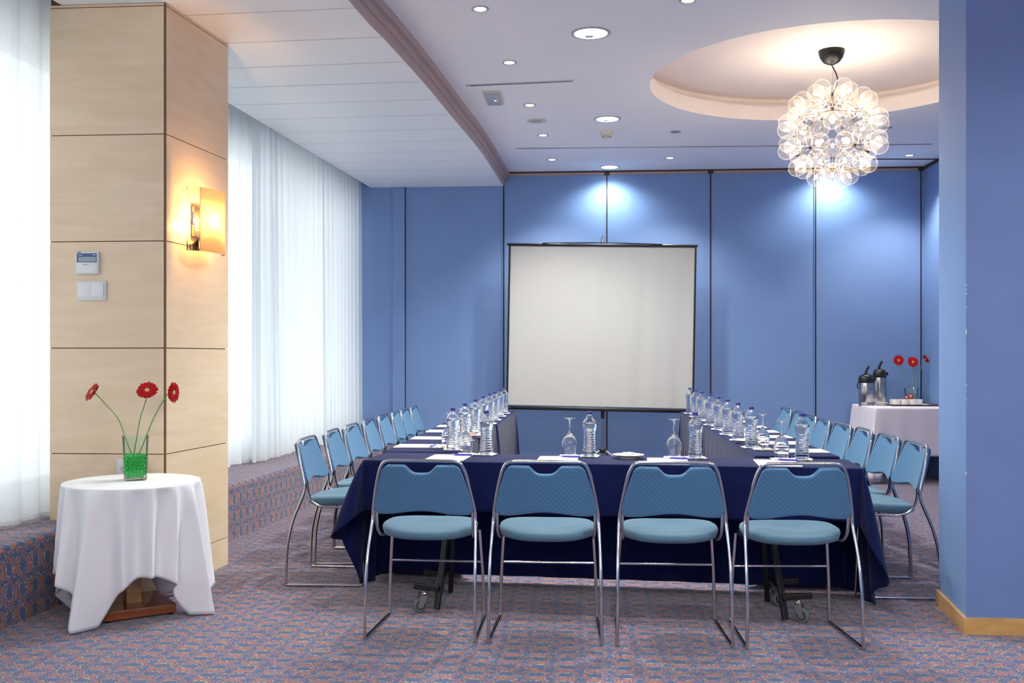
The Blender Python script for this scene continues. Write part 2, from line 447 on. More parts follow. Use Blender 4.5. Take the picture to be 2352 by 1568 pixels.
def prism(bm, poly, z0, z1, mi=0):
    a = [bm.verts.new((x, y, z0)) for x, y in poly]; b_ = [bm.verts.new((x, y, z1)) for x, y in poly]
    n_ = len(poly)
    bm.faces.new(a[::-1]).material_index = mi; bm.faces.new(b_).material_index = mi
    for i in range(n_): bm.faces.new((a[i], a[(i + 1) % n_], b_[(i + 1) % n_], b_[i])).material_index = mi

# ================================================================== SETTING
YB = 11.10        # back wall
XR = 3.66         # right wall of the meeting area
ZC = 3.32         # main ceiling
ZL = 3.17         # lower ceiling by the windows
ZP = 0.38         # carpeted window step
YF, XN = -4.5, 4.2
bm = B(); box(bm, -3.6, XN + 0.2, YF - 0.2, YB + 0.2, -0.1, 0.0)
struct(link('floor', bm, M_['carpet'], smooth=False), 'blue and coral patterned carpet')
# facade line: windows, curtain and column are on a slightly slanted line
def xfac(y): return -2.95 + 0.074 * (y - 5.0) if y < 7.5 else -2.765 + 0.066 * (y - 7.5)
riser_pts = [(-2.86, -4.5), (-2.78, 0.0), (-2.74, 3.0), (-2.70, 4.4), (-2.66, 5.06), (-2.54, 5.9), (-2.44, 6.7), (-2.37, 7.4), (-2.31, 8.27), (-2.22, 9.6), (-2.14, 11.1)]
rp = smooth_path([(x, y, 0) for x, y in riser_pts], 5)
# carpeted step: riser, rounded nose, tread
bm = B(); rows = []
for p in rp:
    row = [(p.x, p.y, 0.0), (p.x, p.y, ZP - 0.03)]
    for k in range(1, 5):
        a = k / 4 * PI / 2
        row.append((p.x - 0.03 * (1 - math.cos(a)), p.y, ZP - 0.03 + 0.03 * math.sin(a)))
    row.append((p.x - 0.05, p.y, ZP))
    rows.append(row)
V = grid_mesh(bm, rows)
for f in bm.faces: f.material_index = 0
rows = [[(p.x - 0.05, p.y, ZP), (-3.6, p.y, ZP)] for p in rp]
grid_mesh(bm, rows, mi=1)
struct(link('trim_1', bm, [M_['carpet_riser'], M_['carpet']]), 'carpeted step running below the window curtains')
# back wall: a lower-ceiling part on the left, folding partition panels on the right
seams = [1157, 1394, 1632, 1873, 2115]
bm = B(); box(bm, -3.4, XR + 0.3, YB, YB + 0.15, 0, ZC + 0.3)
struct(link('wall_back', bm, M_['bluewall'], smooth=False), 'blue back wall')
k = 2
for px in seams:
    x = xat(px, YB)
    bm = B(); box(bm, x - 0.008, x + 0.008, YB - 0.004, YB + 0.01, 0, ZC - 0.02)
    box(bm, x - 0.016, x - 0.009, YB - 0.010, YB + 0.01, 0, ZC - 0.05, mi=1)
    if px in (1394, 1632, 1873, 2115): box(bm, x - 0.03, x + 0.03, YB - 0.02, YB + 0.01, ZC - 0.045, ZC)
    struct(link('trim_%d' % k, bm, [M_['seam'], M_['bluewall']], smooth=False)); k += 1
xs = xat(1157, YB)
bm = B(); box(bm, xs, XR, YB - 0.03, YB + 0.01, ZC - 0.014, ZC, mi=0); box(bm, xs, XR, YB - 0.012, YB + 0.01, ZC - 0.042, ZC - 0.014, mi=1)
struct(link('trim_%d' % k, bm, [M_['seam'], M_['pinkish']], smooth=False)); k += 1
# shallow pilaster strip on the left of the back wall
xa, xb = xat(902, YB), xat(930, YB)
bm = B(); box(bm, xa, xb, YB - 0.025, YB + 0.01, 0, ZL)
box(bm, xa - 0.022, xa - 0.004, YB - 0.012, YB + 0.01, 0, ZL, mi=0)
box(bm, xb, xb + 0.01, YB - 0.002, YB + 0.01, 0, ZL, mi=1)
struct(link('trim_%d' % k, bm, [M_['bluewall'], M_['seam']], smooth=False)); k += 1
# corner box on the left
# right wall of the meeting area
bm = B(); box(bm, XR, XR + 0.15, 5.25, YB + 0.1, 0, ZC + 0.3)
struct(link('wall_right', bm, M_['bluewall'], smooth=False), 'blue right wall of the meeting area')
bm = B(); box(bm, XR - 0.02, XR + 0.01, 5.25, YB, ZC - 0.03, ZC)
struct(link('trim_%d' % k, bm, M_['seam'], smooth=False)); k += 1
# thick blue wall end on the right, in front of the opening
WX0, WX1, WY0, WY1 = at_z(2219, 1455, 0).x, 1.80, at_z(2219, 1455, 0).y, 5.24
bm = B(); prism(bm, [(WX0, WY0), (XN + 0.2, WY0), (XN + 0.2, WY1), (WX1, WY1)], 0, ZC + 0.05)
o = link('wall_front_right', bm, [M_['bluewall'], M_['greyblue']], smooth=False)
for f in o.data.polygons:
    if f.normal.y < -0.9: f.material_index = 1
struct(o, 'end of the thick blue wall at the right')
bm = B(); rc_ = random.Random(4)
for i in range(9):
    zc_ = rc_.choice([rc_.uniform(0.25, 2.1), rc_.uniform(1.0, 1.7)]); h_ = rc_.uniform(0.002, 0.007); w_ = rc_.uniform(0.0014, 0.0024)
    obox(bm, (WX0 + 0.0015, WY0 + 0.0015, zc_), (w_, w_, h_), Matrix.Rotation(PI / 4, 3, 'Z'))
link('chipped_paint', bm, M_['plastic_w'], o, smooth=False)
bm = B()
hb = 0.075
prism(bm, [(WX0 - 0.014, WY0 - 0.014), (XN, WY0 - 0.014), (XN, WY0 + 0.001), (WX0 + 0.001, WY0 + 0.001), (WX1 + 0.001, WY1 + 0.012), (WX1 - 0.014, WY1 + 0.012)], 0, hb)
struct(link('baseboard_right', bm, M_['base_wood'], smooth=False), 'light wooden baseboard')
# walls around the area where the photographer stands
bm = B(); box(bm, -3.6, XN + 0.2, YF - 0.15, YF, 0, ZC + 0.3)
struct(link('wall_front', bm, M_['greyblue'], smooth=False))
bm = B(); box(bm, XN, XN + 0.15, YF, WY0, 0, ZC + 0.3)
struct(link('wall_right_near', bm, M_['greyblue'], smooth=False))
# window facade: spandrel above, mullions and panes
bm = B()
n0 = 16
ys = [YF + (YB - YF) * i / n0 for i in range(n0 + 1)]
for i in range(n0):
    for (za, zb) in ((3.0, 3.7), (0.0, 0.55)):
        a, b_ = xfac(ys[i]) - 0.28, xfac(ys[i + 1]) - 0.28
        prism(bm, [(a, ys[i]), (b_, ys[i + 1]), (b_ - 0.12, ys[i + 1]), (a - 0.12, ys[i])], za, zb)
struct(link('wall_left', bm, M_['winframe'], smooth=False))
wn = 1
for i in range(0, n0, 4):
    bm = B()
    for j in range(i, min(i + 4, n0) + 1, 2):
        x = xfac(ys[j]) - 0.34
        box(bm, x - 0.03, x + 0.03, ys[j] - 0.025, ys[j] + 0.025, 0.55, 3.0)
    w = struct(link('window_%d' % wn, bm, M_['winframe'], smooth=False))
    bm = B(); a, b_ = xfac(ys[i]) - 0.34, xfac(ys[i + 4]) - 0.34
    v = [bm.verts.new(q) for q in ((a, ys[i], 0.55), (b_, ys[i + 4], 0.55), (b_, ys[i + 4], 3.0), (a, ys[i], 3.0))]; bm.faces.new(v)
    link('pane', bm, M_['pane'], w, smooth=False); wn += 1

# ---- ceilings
edge = [(892, 100), (973, 190), (1038, 268), (1105, 349), (1156, 427)]
ep = [(-1.60, -4.5), (-1.50, 0.0), (-1.36, 3.0)] + [tuple(at_z(800, 0, ZL).xy)] + [tuple(at_z(x, y, ZL).xy) for x, y in edge]
ep[-1] = (ep[-1][0], YB)
eps = smooth_path([(x, y, 0) for x, y in ep], 8)
# lower ceiling, panelled
bm = B()
inner = 0.10
rows = [[(p.x, p.y, ZL), (xfac(p.y) + inner, p.y, ZL)] for p in eps]
grid_mesh(bm, rows)
rows = [[(xfac(p.y) + inner, p.y, ZL), (xfac(p.y) + inner, p.y, ZL + 0.3)] for p in eps]
grid_mesh(bm, rows)
struct(link('ceiling_window_side', bm, M_['ceil_low'], smooth=False), 'white panelled lower ceiling by the windows')
bm = B()
def xedge(y):
    for a, b_ in zip(eps, eps[1:]):
        if a.y <= y <= b_.y: return a.x + (b_.x - a.x) * (y - a.y) / (b_.y - a.y)
    return eps[-1].x
jl = []
for yy in [103, 159, 202.6, 242, 276, 307, 333, 356, 377, 397, 414]:
    jl.append(at_z(525, yy, ZL))
y0 = jl[0].y
joints = [(p.y, p.x) for p in jl] + [(y0 - 0.5 * i, 0) for i in range(1, 20) if y0 - 0.5 * i > YF]
for i, (y, _) in enumerate(joints):
    xl = xfac(y) + inner; sl = 0.085 if y < 6.5 else 0.085 * max(0.0, (10.8 - y) / 4.3)
    xr_ = xedge(y) - 0.005
    ya, yb = y, y - sl * (xl - xr_) * -1 * -1
    yb = y + (xr_ - xl) * (-sl) * 0.6
    t = 0.0022
    v = [bm.verts.new(q) for q in ((xl, ya - t, ZL - 0.0008), (xr_, yb - t, ZL - 0.0008), (xr_, yb + t, ZL - 0.0008), (xl, ya + t, ZL - 0.0008))]
    bm.faces.new(v)
struct(link('trim_%d' % k, bm, M_['pinkish'], smooth=False)); k += 1
# bulkhead between both ceilings: stepped profile
bm = B()
rows = []
for p in eps:
    x = p.x
    rows.append([(x, p.y, ZL), (x + 0.012, p.y, ZL + 0.002), (x + 0.016, p.y, ZL + 0.055), (x + 0.030, p.y, ZL + 0.058), (x + 0.034, p.y, ZL + 0.10), (x + 0.062, p.y, ZL + 0.104), (x + 0.066, p.y, ZC)])
grid_mesh(bm, rows)
struct(link('trim_%d' % k, bm, M_['bulk'], smooth=False), 'stepped edge between the two ceilings'); k += 1
# main ceiling with a round recess
CX, CY, CR = 1.78, 7.52, 1.30
bm = B(); NS = 96
R2 = 1.5
def sqp(a):
    c, s = math.cos(a), math.sin(a); m_ = max(abs(c), abs(s)); return (CX + R2 * c / m_, CY + R2 * s / m_)
angs = [2 * PI * i / NS for i in range(NS)]
rows = [[(CX + CR * math.cos(a), CY + CR * math.sin(a), ZC) for a in angs], [(*sqp(a), ZC) for a in angs]]
grid_mesh(bm, rows, close_u=True)
def rect(bm, x0, x1, y0, y1, z):
    bm.faces.new([bm.verts.new(q) for q in ((x0, y0, z), (x1, y0, z), (x1, y1, z), (x0, y1, z))])
rect(bm, CX + R2, XN + 0.2, CY - R2, CY + R2, ZC); rect(bm, CX - R2, XN + 0.2, CY + R2, YB + 0.1, ZC); rect(bm, CX - R2, XN + 0.2, YF - 0.1, CY - R2, ZC)
rows = [[(p.x + 0.066, p.y, ZC), (CX - R2, p.y, ZC)] for p in eps]; grid_mesh(bm, rows)
o = link('ceiling', bm, M_['ceil'], smooth=False); struct(o, 'pale main ceiling')
ZD = 3.52
bm = B()
rows = [[(CX + r * math.cos(a), CY + r * math.sin(a), z) for a in angs] for r, z in ((CR, ZC), (CR, ZC + 0.12), (CR + 0.03, ZC + 0.12), (CR + 0.03, ZC + 0.14), (CR + 0.10, ZC + 0.145), (CR + 0.10, ZD - 0.02), (CR + 0.08, ZD))]
V = grid_mesh(bm, rows, close_u=True)
bm.faces.new(V[-1])
struct(link('ceiling_recess', bm, M_['dome'], smooth=False), 'round warm-lit ceiling recess')
# roof shell keeps daylight out of the gap above the ceilings
bm = B(); box(bm, -3.7, XN + 0.3, YF - 0.2, YB + 0.2, 3.62, 3.72)
struct(link('ceiling_slab', bm, M_['ceil'], smooth=False))

# ---- maple clad column
P0 = Vector((-2.254, 5.20)); P1 = Vector((-2.178, 5.93)); PL = Vector((-2.90, 5.20)); PLB = Vector((-2.84, 5.93))
zj = [0.0, 0.166, 0.741, 1.312, 1.888, 2.463, 3.153, ZL]
colm = struct(bpy.data.objects.new('wall_column', None), 'maple panelled square column'); C.objects.link(colm)
bm = B(); g_ = 0.012
prism(bm, [(PL.x, PL.y + g_), (P0.x - g_, P0.y + g_), (P1.x - g_, P1.y - g_), (PLB.x, PLB.y - g_)], 0, ZL + 0.05)
link('core', bm, M_['groove'], colm, smooth=False)
for i in range(len(zj) - 1):
    a, b_ = zj[i] + (0.0025 if i else 0), zj[i + 1] - 0.0025
    bm = B(); prism(bm, [(PL.x, P0.y), (P0.x - 0.010, P0.y), (P0.x - 0.010, P0.y + 0.02), (PL.x, P0.y + 0.02)], a, b_)
    link('front_panel', bm, M_['maple'], colm, smooth=False)
    bm = B(); d_ = (P1 - P0).normalized()
    q0 = P0 + d_ * 0.010; nn = Vector((-d_.y, d_.x)) * 0.02
    prism(bm, [tuple(q0), tuple(P1), tuple(P1 + nn), tuple(q0 + nn)], a, b_)
    link('side_panel', bm, M_['maple'], colm, smooth=False)
bm = B(); prism(bm, [(P0.x - 0.0075, P0.y + 0.001), (P0.x - 0.001, P0.y + 0.001), (P0.x - 0.001, P0.y + 0.0085), (P0.x - 0.0075, P0.y + 0.0085)], 0, ZL)
link('corner_bead', bm, M_['groove'], colm, smooth=False)

# ================================================================== CURTAINS
def curtain(y0, y1, label, seed, xoff=0.0, wl=0.105, amp=0.038):
    rnd = random.Random(seed)
    N = int((y1 - y0) / 0.010); K = 14
    ph = [0.0]
    for i in range(N): ph.append(ph[-1] + 2 * PI * 0.010 / (wl * (1 + 0.35 * math.sin(i * 0.031 + seed) + 0.15 * math.sin(i * 0.11))))
    am = [amp * (0.75 + 0.4 * math.sin(i * 0.043 + seed * 2) ) for i in range(N + 1)]
    rows = []
    for k_ in range(K + 1):
        t = k_ / K; z = ZP + 0.012 + (3.30 - ZP) * t
        row = []
        for i in range(N + 1):
            y = y0 + i * 0.010
            f = 0.65 + 0.45 * (1 - t)
            sh = 0.25 * math.sin(i * 0.02 + seed) * (1 - t)
            s_ = math.sin(ph[i] + sh)
            s_ = s_ + 0.25 * math.sin(2 * ph[i] + 1.3 + sh * 2)
            row.append((xfac(y) + xoff + am[i] * f * s_, y + 0.012 * math.sin(ph[i] * 0.5 + 2 * t), z + (0.004 * math.sin(i * 0.21) if k_ == 0 else 0)))
        rows.append(row)
    bm = B(); grid_mesh(bm, rows)
    t = thing('sheer_curtain', label, 'curtain', (0, 0, 0), 0, 'floor to ceiling sheer curtains')
    t.location = (xfac((y0 + y1) / 2), (y0 + y1) / 2, ZP)
    o = link('curtain_fabric', bm, M_['sheer'], t, angle=80); o.location = -t.location
    bm = B(); rows = [[(x + 0.0015, y, z) for (x, y, z) in rows[0]], [(x + 0.0015, y, z + 0.022) for (x, y, z) in rows[0]]]
    grid_mesh(bm, rows); o = link('hem', bm, M_['hem'], t, angle=80); o.location = -t.location
curtain(3.0, 5.72, 'white sheer curtain at the far left of the photo, left of the column', 1, xoff=-0.03, wl=0.15, amp=0.035)
curtain(5.95, 8.22, 'white sheer curtain just right of the wooden column', 2, xoff=-0.075, wl=0.13, amp=0.035)
curtain(7.98, 9.74, 'white sheer curtain panel in the middle, right of the darker overlap', 3)
curtain(9.70, 11.02, 'white sheer curtain panel meeting the blue back wall', 4)
curtain(-4.3, 2.98, 'white sheer curtain on the windows beside the camera', 5, wl=0.16)

# ================================================================== CLOTH
def rect_perim(x0, x1, y0, y1, r=0.02, step=0.02):
    """list of (x, y, nx, ny, side) counter-clockwise starting at the front-left corner"""
    out = []
    def line(a, b_, n_):
        L = (Vector(b_) - Vector(a)).length; N = max(2, int(L / step))
        for i in range(N):
            p = Vector(a).lerp(Vector(b_), i / N); out.append((p.x, p.y, n_[0], n_[1]))
    def arc(c, a0):
        for i in range(8):
            a = a0 + (PI / 2) * i / 8; out.append((c[0] + r * math.cos(a), c[1] + r * math.sin(a), math.cos(a), math.sin(a)))
    line((x0 + r, y0), (x1 - r, y0), (0, -1)); arc((x1 - r, y0 + r), -PI / 2)
    line((x1, y0 + r), (x1, y1 - r), (1, 0)); arc((x1 - r, y1 - r), 0)
    line((x1 - r, y1), (x0 + r, y1), (0, 1)); arc((x0 + r, y1 - r), PI / 2)
    line((x0, y1 - r), (x0, y0 + r), (-1, 0)); arc((x0 + r, y0 + r), PI)
    return out
def cloth(name, per, z, drop, flare, fold, mat, label, cat='tablecloth', group=None, K=14, hemfn=None, loc=None, rotz=0, thick=0.0015, parent=None):
    bm = B(); rows = []
    n_ = len(per)
    s = 0; ss = []
    for i, (x, y, nx, ny) in enumerate(per):
        if i: s += math.hypot(x - per[i - 1][0], y - per[i - 1][1])
        ss.append(s)
    rows.append([(x - nx * 0.008, y - ny * 0.008, z) for (x, y, nx, ny) in per])
    rows.append([(x - nx * 0.002, y - ny * 0.002, z - 0.0015) for (x, y, nx, ny) in per])
    for k_ in range(K + 1):
        t = k_ / K; row = []
        for i, (x, y, nx, ny) in enumerate(per):
            D = drop(x, y, nx, ny, ss[i]); fl = flare(x, y, nx, ny, ss[i]); fo = fold(x, y, nx, ny, ss[i], t)
            q = fl * t ** 0.8 + fo
            if k_ == 0: q = 0
            zz = max(z - 0.006 - (D - 0.006) * t, 0.004)
            hx = hy = 0
            if hemfn: hx, hy = hemfn(x, y, nx, ny, ss[i], t)
            row.append((x + nx * q + hx, y + ny * q + hy, zz))
        rows.append(row)
    V = grid_mesh(bm, rows, close_u=True)
    bm.faces.new(V[0])
    o = link(name, bm, mat, parent, angle=60)
    if label: tag(o, label, cat, group)
    if loc: o.location = loc
    o.rotation_euler = (0, 0, rotz)
    md = o.modifiers.new('thick', 'SOLIDIFY'); md.thickness = thick; md.offset = -1
    return o
TZ = 0.72
def floor_cloth(x0, x1, y0, y1, label, seed, z=TZ, drop=0.69):
    def dr(x, y, nx, ny, s): return drop + 0.01 * math.sin(s * 5 + seed)
    def fl(x, y, nx, ny, s):
        c = abs(nx * ny) * 2
        return 0.012 + 0.07 * c
    def fo(x, y, nx, ny, s, t):
        c = 1 - min(1, abs(nx * ny) * 3)
        dc = min(abs(x - x0) + abs(y - y0), abs(x - x1) + abs(y - y0), abs(x - x1) + abs(y - y1), abs(x - x0) + abs(y - y1))
        w = 0.35 + 0.9 * math.exp(-dc / 0.22)
        return c * w * t * (0.016 * math.sin(s * 26 + seed + t) + 0.008 * math.sin(s * 57 + seed * 2))
    return cloth('navy_tablecloth', rect_perim(x0, x1, y0, y1, 0.015, 0.012), z, dr, fl, fo, M_['navy'], label, group='floor length navy tablecloths')
LX0, LX1 = -1.17, -0.705
RX0, RX1 = 0.925, 1.385
floor_cloth(LX0, LX1, 7.93, 9.98, 'navy cloth to the floor on the far half of the left table row', 1)
floor_cloth(LX0 + 0.005, LX1 - 0.01, 5.66, 7.87, 'navy cloth to the floor on the near half of the left table row', 2, z=TZ)
floor_cloth(RX0 + 0.01, RX1, 7.99, 9.95, 'navy cloth to the floor on the far half of the right table row', 3)
floor_cloth(RX0, RX1, 5.56, 7.93, 'navy cloth to the floor on the near half of the right table row', 4)

# front table: local frame, X along the table; slight rotation
FT = Vector((-1.18, 5.185, 0)); FR = -0.082; FL, FD = 2.54, 0.44
def ftp(x, y, z=0):
    c, s_ = math.cos(FR), math.sin(FR)
    return Vector((FT.x + x * c - y * s_, FT.y + x * s_ + y * c, z))
def sstep(a, b_, v):
    t = max(0, min(1, (v - a) / (b_ - a))); return t * t * (3 - 2 * t)
def fdrop(x, y, nx, ny, s):
    if ny < -0.99: return 0.262 + 0.004 * math.sin(x * 7) + 0.03 * sstep(FL - 0.12, FL, x)
    if ny > 0.99: return 0.685
    if nx < -0.5 or (nx < 0 and ny < 0):
        if ny < 0: return 0.262 + 0.16 * min(1, -nx) + 0.0
        return min(0.70, 0.42 + 0.28 * sstep(0, 0.16, y))
    if ny < 0: return 0.30 + 0.28 * nx
    return min(0.705, 0.58 + 0.12 * sstep(0, 0.15, y))
def fflare(x, y, nx, ny, s):
    c = abs(nx * ny) * 2
    if abs(ny) > 0.99: return 0.012 if ny > 0 else 0.006
    if nx < 0: return 0.06 * (1 - sstep(0.0, 0.3, y)) + 0.07 * c + 0.035 if ny <= 0.5 else 0.04
    return 0.07 + 0.05 * c if ny <= 0.5 else 0.05
def ffold(x, y, nx, ny, s, t):
    if abs(ny) > 0.99:
        e = math.exp(-min(x, FL - x) / 0.12)
        return t * (0.002 * math.sin(x * 9) + (0.012 if ny > 0 else 0.004) * math.sin(x * 24) * (0.4 + e))
    return t * 0.020 * math.sin(y * 36 + (0.6 if nx < 0 else 2.0))
fc = cloth('navy_tablecloth', rect_perim(0, FL, 0, FD, 0.015, 0.01), TZ, fdrop, fflare, ffold, M_['navy'], 'navy cloth on the front table behind the four chairs', group='navy tablecloths', loc=(FT.x, FT.y, 0), rotz=FR, K=20)

# front table underneath: board, folding frames with castors
tb = thing('folding_table', 'black folding table with castors under the front navy cloth', 'table', (FT.x, FT.y, 0), FR)
bm = B(); box(bm, 0.03, FL - 0.03, 0.02, FD - 0.02, TZ - 0.030, TZ - 0.008, 0.003)
link('table_top', bm, M_['black'], tb, smooth=False)
def castor(parent, p, spin):
    R = Matrix.Rotation(spin, 3, 'Z')
    Z = lambda v: p + R @ Vector(v)
    bm = B(); r = 0.037
    prof = [(0.012, -0.011), (0.030, -0.011), (0.0355, -0.008), (0.037, 0), (0.0355, 0.008), (0.030, 0.011), (0.012, 0.011)]
    lathe(bm, prof, 28, Z((0, 0, 0.037)), R=R @ Matrix.Rotation(PI / 2, 3, 'X'))
    w = link('wheel', bm, M_['rubber'], parent)
    bm = B(); lathe(bm, [(0.017, -0.012), (0.017, 0.012)], 20, Z((0, 0, 0.037)), R=R @ Matrix.Rotation(PI / 2, 3, 'X'))
    link('hub', bm, M_['zinc'], w)
    bm = B(); lathe(bm, [(0.017, -0.0114), (0.0215, -0.0114), (0.0215, 0.0114), (0.017, 0.0114)], 24, Z((0, 0, 0.037)), R=R @ Matrix.Rotation(PI / 2, 3, 'X'), cap0=False, cap1=False)
    link('bearing_ring', bm, M_['black'], w)
    bm = B()
    for s_ in (-1, 1):
        pts = [Z((-0.012, s_ * 0.016, 0.030)), Z((0.010, s_ * 0.016, 0.030)), Z((0.034, s_ * 0.016, 0.082)), Z((-0.004, s_ * 0.016, 0.082))]
        q = [Z((-0.012, s_ * 0.0185, 0.030)), Z((0.010, s_ * 0.0185, 0.030)), Z((0.034, s_ * 0.0185, 0.082)), Z((-0.004, s_ * 0.0185, 0.082))]
        a = [bm.verts.new(v) for v in pts]; b_ = [bm.verts.new(v) for v in q]
        bm.faces.new(a); bm.faces.new(b_[::-1])
        for i in range(4): bm.faces.new((a[i], b_[i], b_[(i + 1) % 4], a[(i + 1) % 4]))
    obox(bm, Z((0.015, 0, 0.083)), (0.020, 0.019, 0.002), R)
    lathe(bm, [(0.016, 0.0), (0.019, 0.004), (0.019, 0.010), (0.012, 0.014), (0.008, 0.022)], 20, Z((0.018, 0, 0.085)))
    link('castor_fork', bm, M_['zinc'], parent)
def bar(bm, a, b_, w=0.014, h=0.014):
    a, b_ = Vector(a), Vector(b_); d_ = (b_ - a); L = d_.length
    q = d_.to_track_quat('X', 'Z').to_matrix()
    obox(bm, (a + b_) / 2, (L / 2, w, h), q, 0.002)
Fi = Matrix.Translation(Vector((FT.x, FT.y, 0))) @ Matrix.Rotation(FR, 4, 'Z'); Fi = Fi.inverted()
for side, (wp, bar0, bar1, pb, pt, spin, far) in enumerate([
        ((965, 1406), (950, 1346), (1012, 1362), (1003, 1404), (1044, 1180), 0.5, (988, 1360)),
        ((1842, 1430), (1866, 1364), (1800, 1380), (1804, 1428), (1752, 1180), PI - 0.5, (1812, 1372))]):
    w3 = at_z(wp[0], wp[1], 0.0)
    yb = w3.y
    L_ = lambda v: Fi @ v
    bm = B()
    base = at_z(pb[0], pb[1], 0.0)
    top = at_y(pt[0], 1100, base.y + 0.20); top.z = TZ - 0.03
    bar(bm, L_(base + Vector((0, 0, 0.012))), L_(top), 0.014, 0.011)
    b2 = base + Vector((0.0, 0.36, 0.012)); t2 = top + Vector((0, 0.04, 0))
    bar(bm, L_(b2 + Vector((0.02 if side == 0 else -0.02, 0, 0))), L_(t2), 0.012, 0.010)
    link('leg', bm, M_['black'], tb, smooth=False)
    bm = B()
    a = at_y(bar0[0], bar0[1], w3.y + 0.01); a.z = 0.128
    m_ = base.lerp(top, 0.13)
    bar(bm, L_(a), L_(Vector((m_.x, a.y + 0.02, 0.112))), 0.014, 0.013)
    a2 = a + Vector((0.0, 0.32, 0)); bar(bm, L_(a2), L_(a2 + Vector((0.13 if side == 0 else -0.13, 0, -0.01))), 0.014, 0.013)
    bar(bm, L_(Vector((m_.x, m_.y, 0.125))), L_(Vector((m_.x, m_.y + 0.34, 0.125))), 0.012, 0.012)
    link('foot_bar', bm, M_['black'], tb, smooth=False)
    castor(tb, L_(Vector((w3.x, w3.y, 0))), spin)
    castor(tb, L_(Vector((w3.x + (0.05 if side == 0 else -0.05), w3.y + 0.32, 0))), spin + 1)

# ================================================================== CHAIRS
def make_chair(label):
    t = thing('stacking_chair', label, 'chair')
    r = 0.0078
    half = [(0.250, -0.215, 0.009), (0.2485, -0.213, 0.10), (0.247, -0.205, 0.236), (0.245, -0.173, 0.37), (0.240, -0.130, 0.476), (0.2365, -0.112, 0.530), (0.233, -0.114, 0.575), (0.216, -0.140, 0.667), (0.200, -0.155, 0.735), (0.188, -0.163, 0.768), (0.176, -0.167, 0.788), (0.155, -0.168, 0.797), (0.125, -0.168, 0.799)]
    # back frame including both rear legs
    pts = half + [(0.0, -0.168, 0.800)] + [(-x, y, z) for x, y, z in half[::-1]]
    bm = B(); tube(bm, smooth_path(pts, 4), r, 10)
    link('back_frame', bm, M_['chrome'], t)
    # seat frame: from the back joint down, forward under the seat and round the front
    sf = [(0.222, -0.103, 0.575), (0.222, -0.100, 0.530), (0.221, -0.088, 0.485), (0.217, -0.060, 0.452), (0.212, -0.015, 0.437), (0.208, 0.05, 0.434), (0.207, 0.14, 0.437), (0.204, 0.19, 0.439), (0.185, 0.215, 0.440), (0.14, 0.225, 0.440)]
    pts = sf + [(0, 0.226, 0.440)] + [(-x, y, z) for x, y, z in sf[::-1]]
    bm = B(); tube(bm, smooth_path(pts, 4), 0.0068, 10)
    for s_ in (-1, 1):
        obox(bm, (s_ * 0.228, -0.109, 0.572), (0.007, 0.006, 0.010), Matrix.Identity(3), 0.001)
    link('seat_frame', bm, M_['chrome'], t)
    for s_ in (-1, 1):
        bm = B()
        pts = [(s_ * 0.250, -0.213, 0.009), (s_ * 0.249, -0.190, 0.0078), (s_ * 0.236, 0.195, 0.0078), (s_ * 0.234, 0.212, 0.012), (s_ * 0.233, 0.216, 0.030), (s_ * 0.226, 0.205, 0.24), (s_ * 0.214, 0.195, 0.432)]
        tube(bm, pts, r, 10); link('leg', bm, M_['chrome'], t)
    bm = B(); tube(bm, [(-0.225, 0.203, 0.275), (0.225, 0.203, 0.275)], 0.0055, 10); link('stretcher', bm, M_['chrome'], t)
    # seat pad
    bm = B(); rows = []
    prof = [(0.55, -0.016), (0.86, -0.018), (0.965, -0.010), (1.0, 0.004), (0.985, 0.016), (0.93, 0.024), (0.75, 0.028), (0.4, 0.026), (0.12, 0.025)]
    N = 56
    for q, dz in prof:
        row = []
        for i in range(N):
            a = 2 * PI * i / N; c, s_ = math.cos(a), math.sin(a)
            e = 2.6
            x = 0.222 * math.copysign(abs(c) ** (2 / e), c); y = 0.185 * math.copysign(abs(s_) ** (2 / e), s_)
            wx = 1.0 - 0.07 * sstep(-0.02, -0.185, y) - 0.05 * sstep(0.08, 0.185, y)
            x *= q * wx; y *= q
            row.append((x, 0.045 + y, 0.459 + dz + 0.05 * y - 0.012 * math.exp(-((x / 0.12) ** 2 + ((y + 0.02) / 0.1) ** 2)) * (1 if dz > 0.01 else 0) + 0.25 * x * x * (1 if dz > 0 else 0)))
        rows.append(row)
    V = grid_mesh(bm, rows, close_u=True); bm.faces.new(V[0]); bm.faces.new(V[-1])
    link('seat', bm, M_['fab_seat'], t, angle=60)
    # backrest pad
    bm = B(); NU, NV = 48, 14; rows = []
    def ztop(x):
        z = 0.781
        k_ = abs(x) / 0.078
        if k_ < 1: z -= 0.037 * (0.5 + 0.5 * math.cos(PI * k_ ** 2.0))
        e = (abs(x) - 0.150) / 0.030
        if e > 0: z -= 0.022 * min(1, e) ** 2
        return z
    def zbot(x):
        k_ = abs(x) / 0.226
        z = 0.574 - 0.020 * math.sin(min(1, k_ / 0.82) * PI / 2) ** 2
        if k_ > 0.90: z += 0.030 * ((k_ - 0.90) / 0.10) ** 2
        return z
    def yback(x, z, hw):
        yf = -0.114 - (z - 0.575) * 0.255
        return yf - 0.036 * (1 - (x / 0.235) ** 2) + 0.006
    for j in range(NV + 1):
        v = j / NV; row = []
        hw = 0.226 + (0.178 - 0.226) * v ** 1.15
        for i in range(NU + 1):
            u = -1 + 2 * i / NU
            x = hw * u
            zt = ztop(u * 0.180); zb = zbot(u * 0.226)
            z = zb + (zt - zb) * v
            row.append((x, yback(x, z, hw), z))
        rows.append(row)
    grid_mesh(bm, rows)
    o = link('backrest', bm, M_['fab_back'], t, angle=60)
    md = o.modifiers.new('pad', 'SOLIDIFY'); md.thickness = 0.030; md.offset = 0
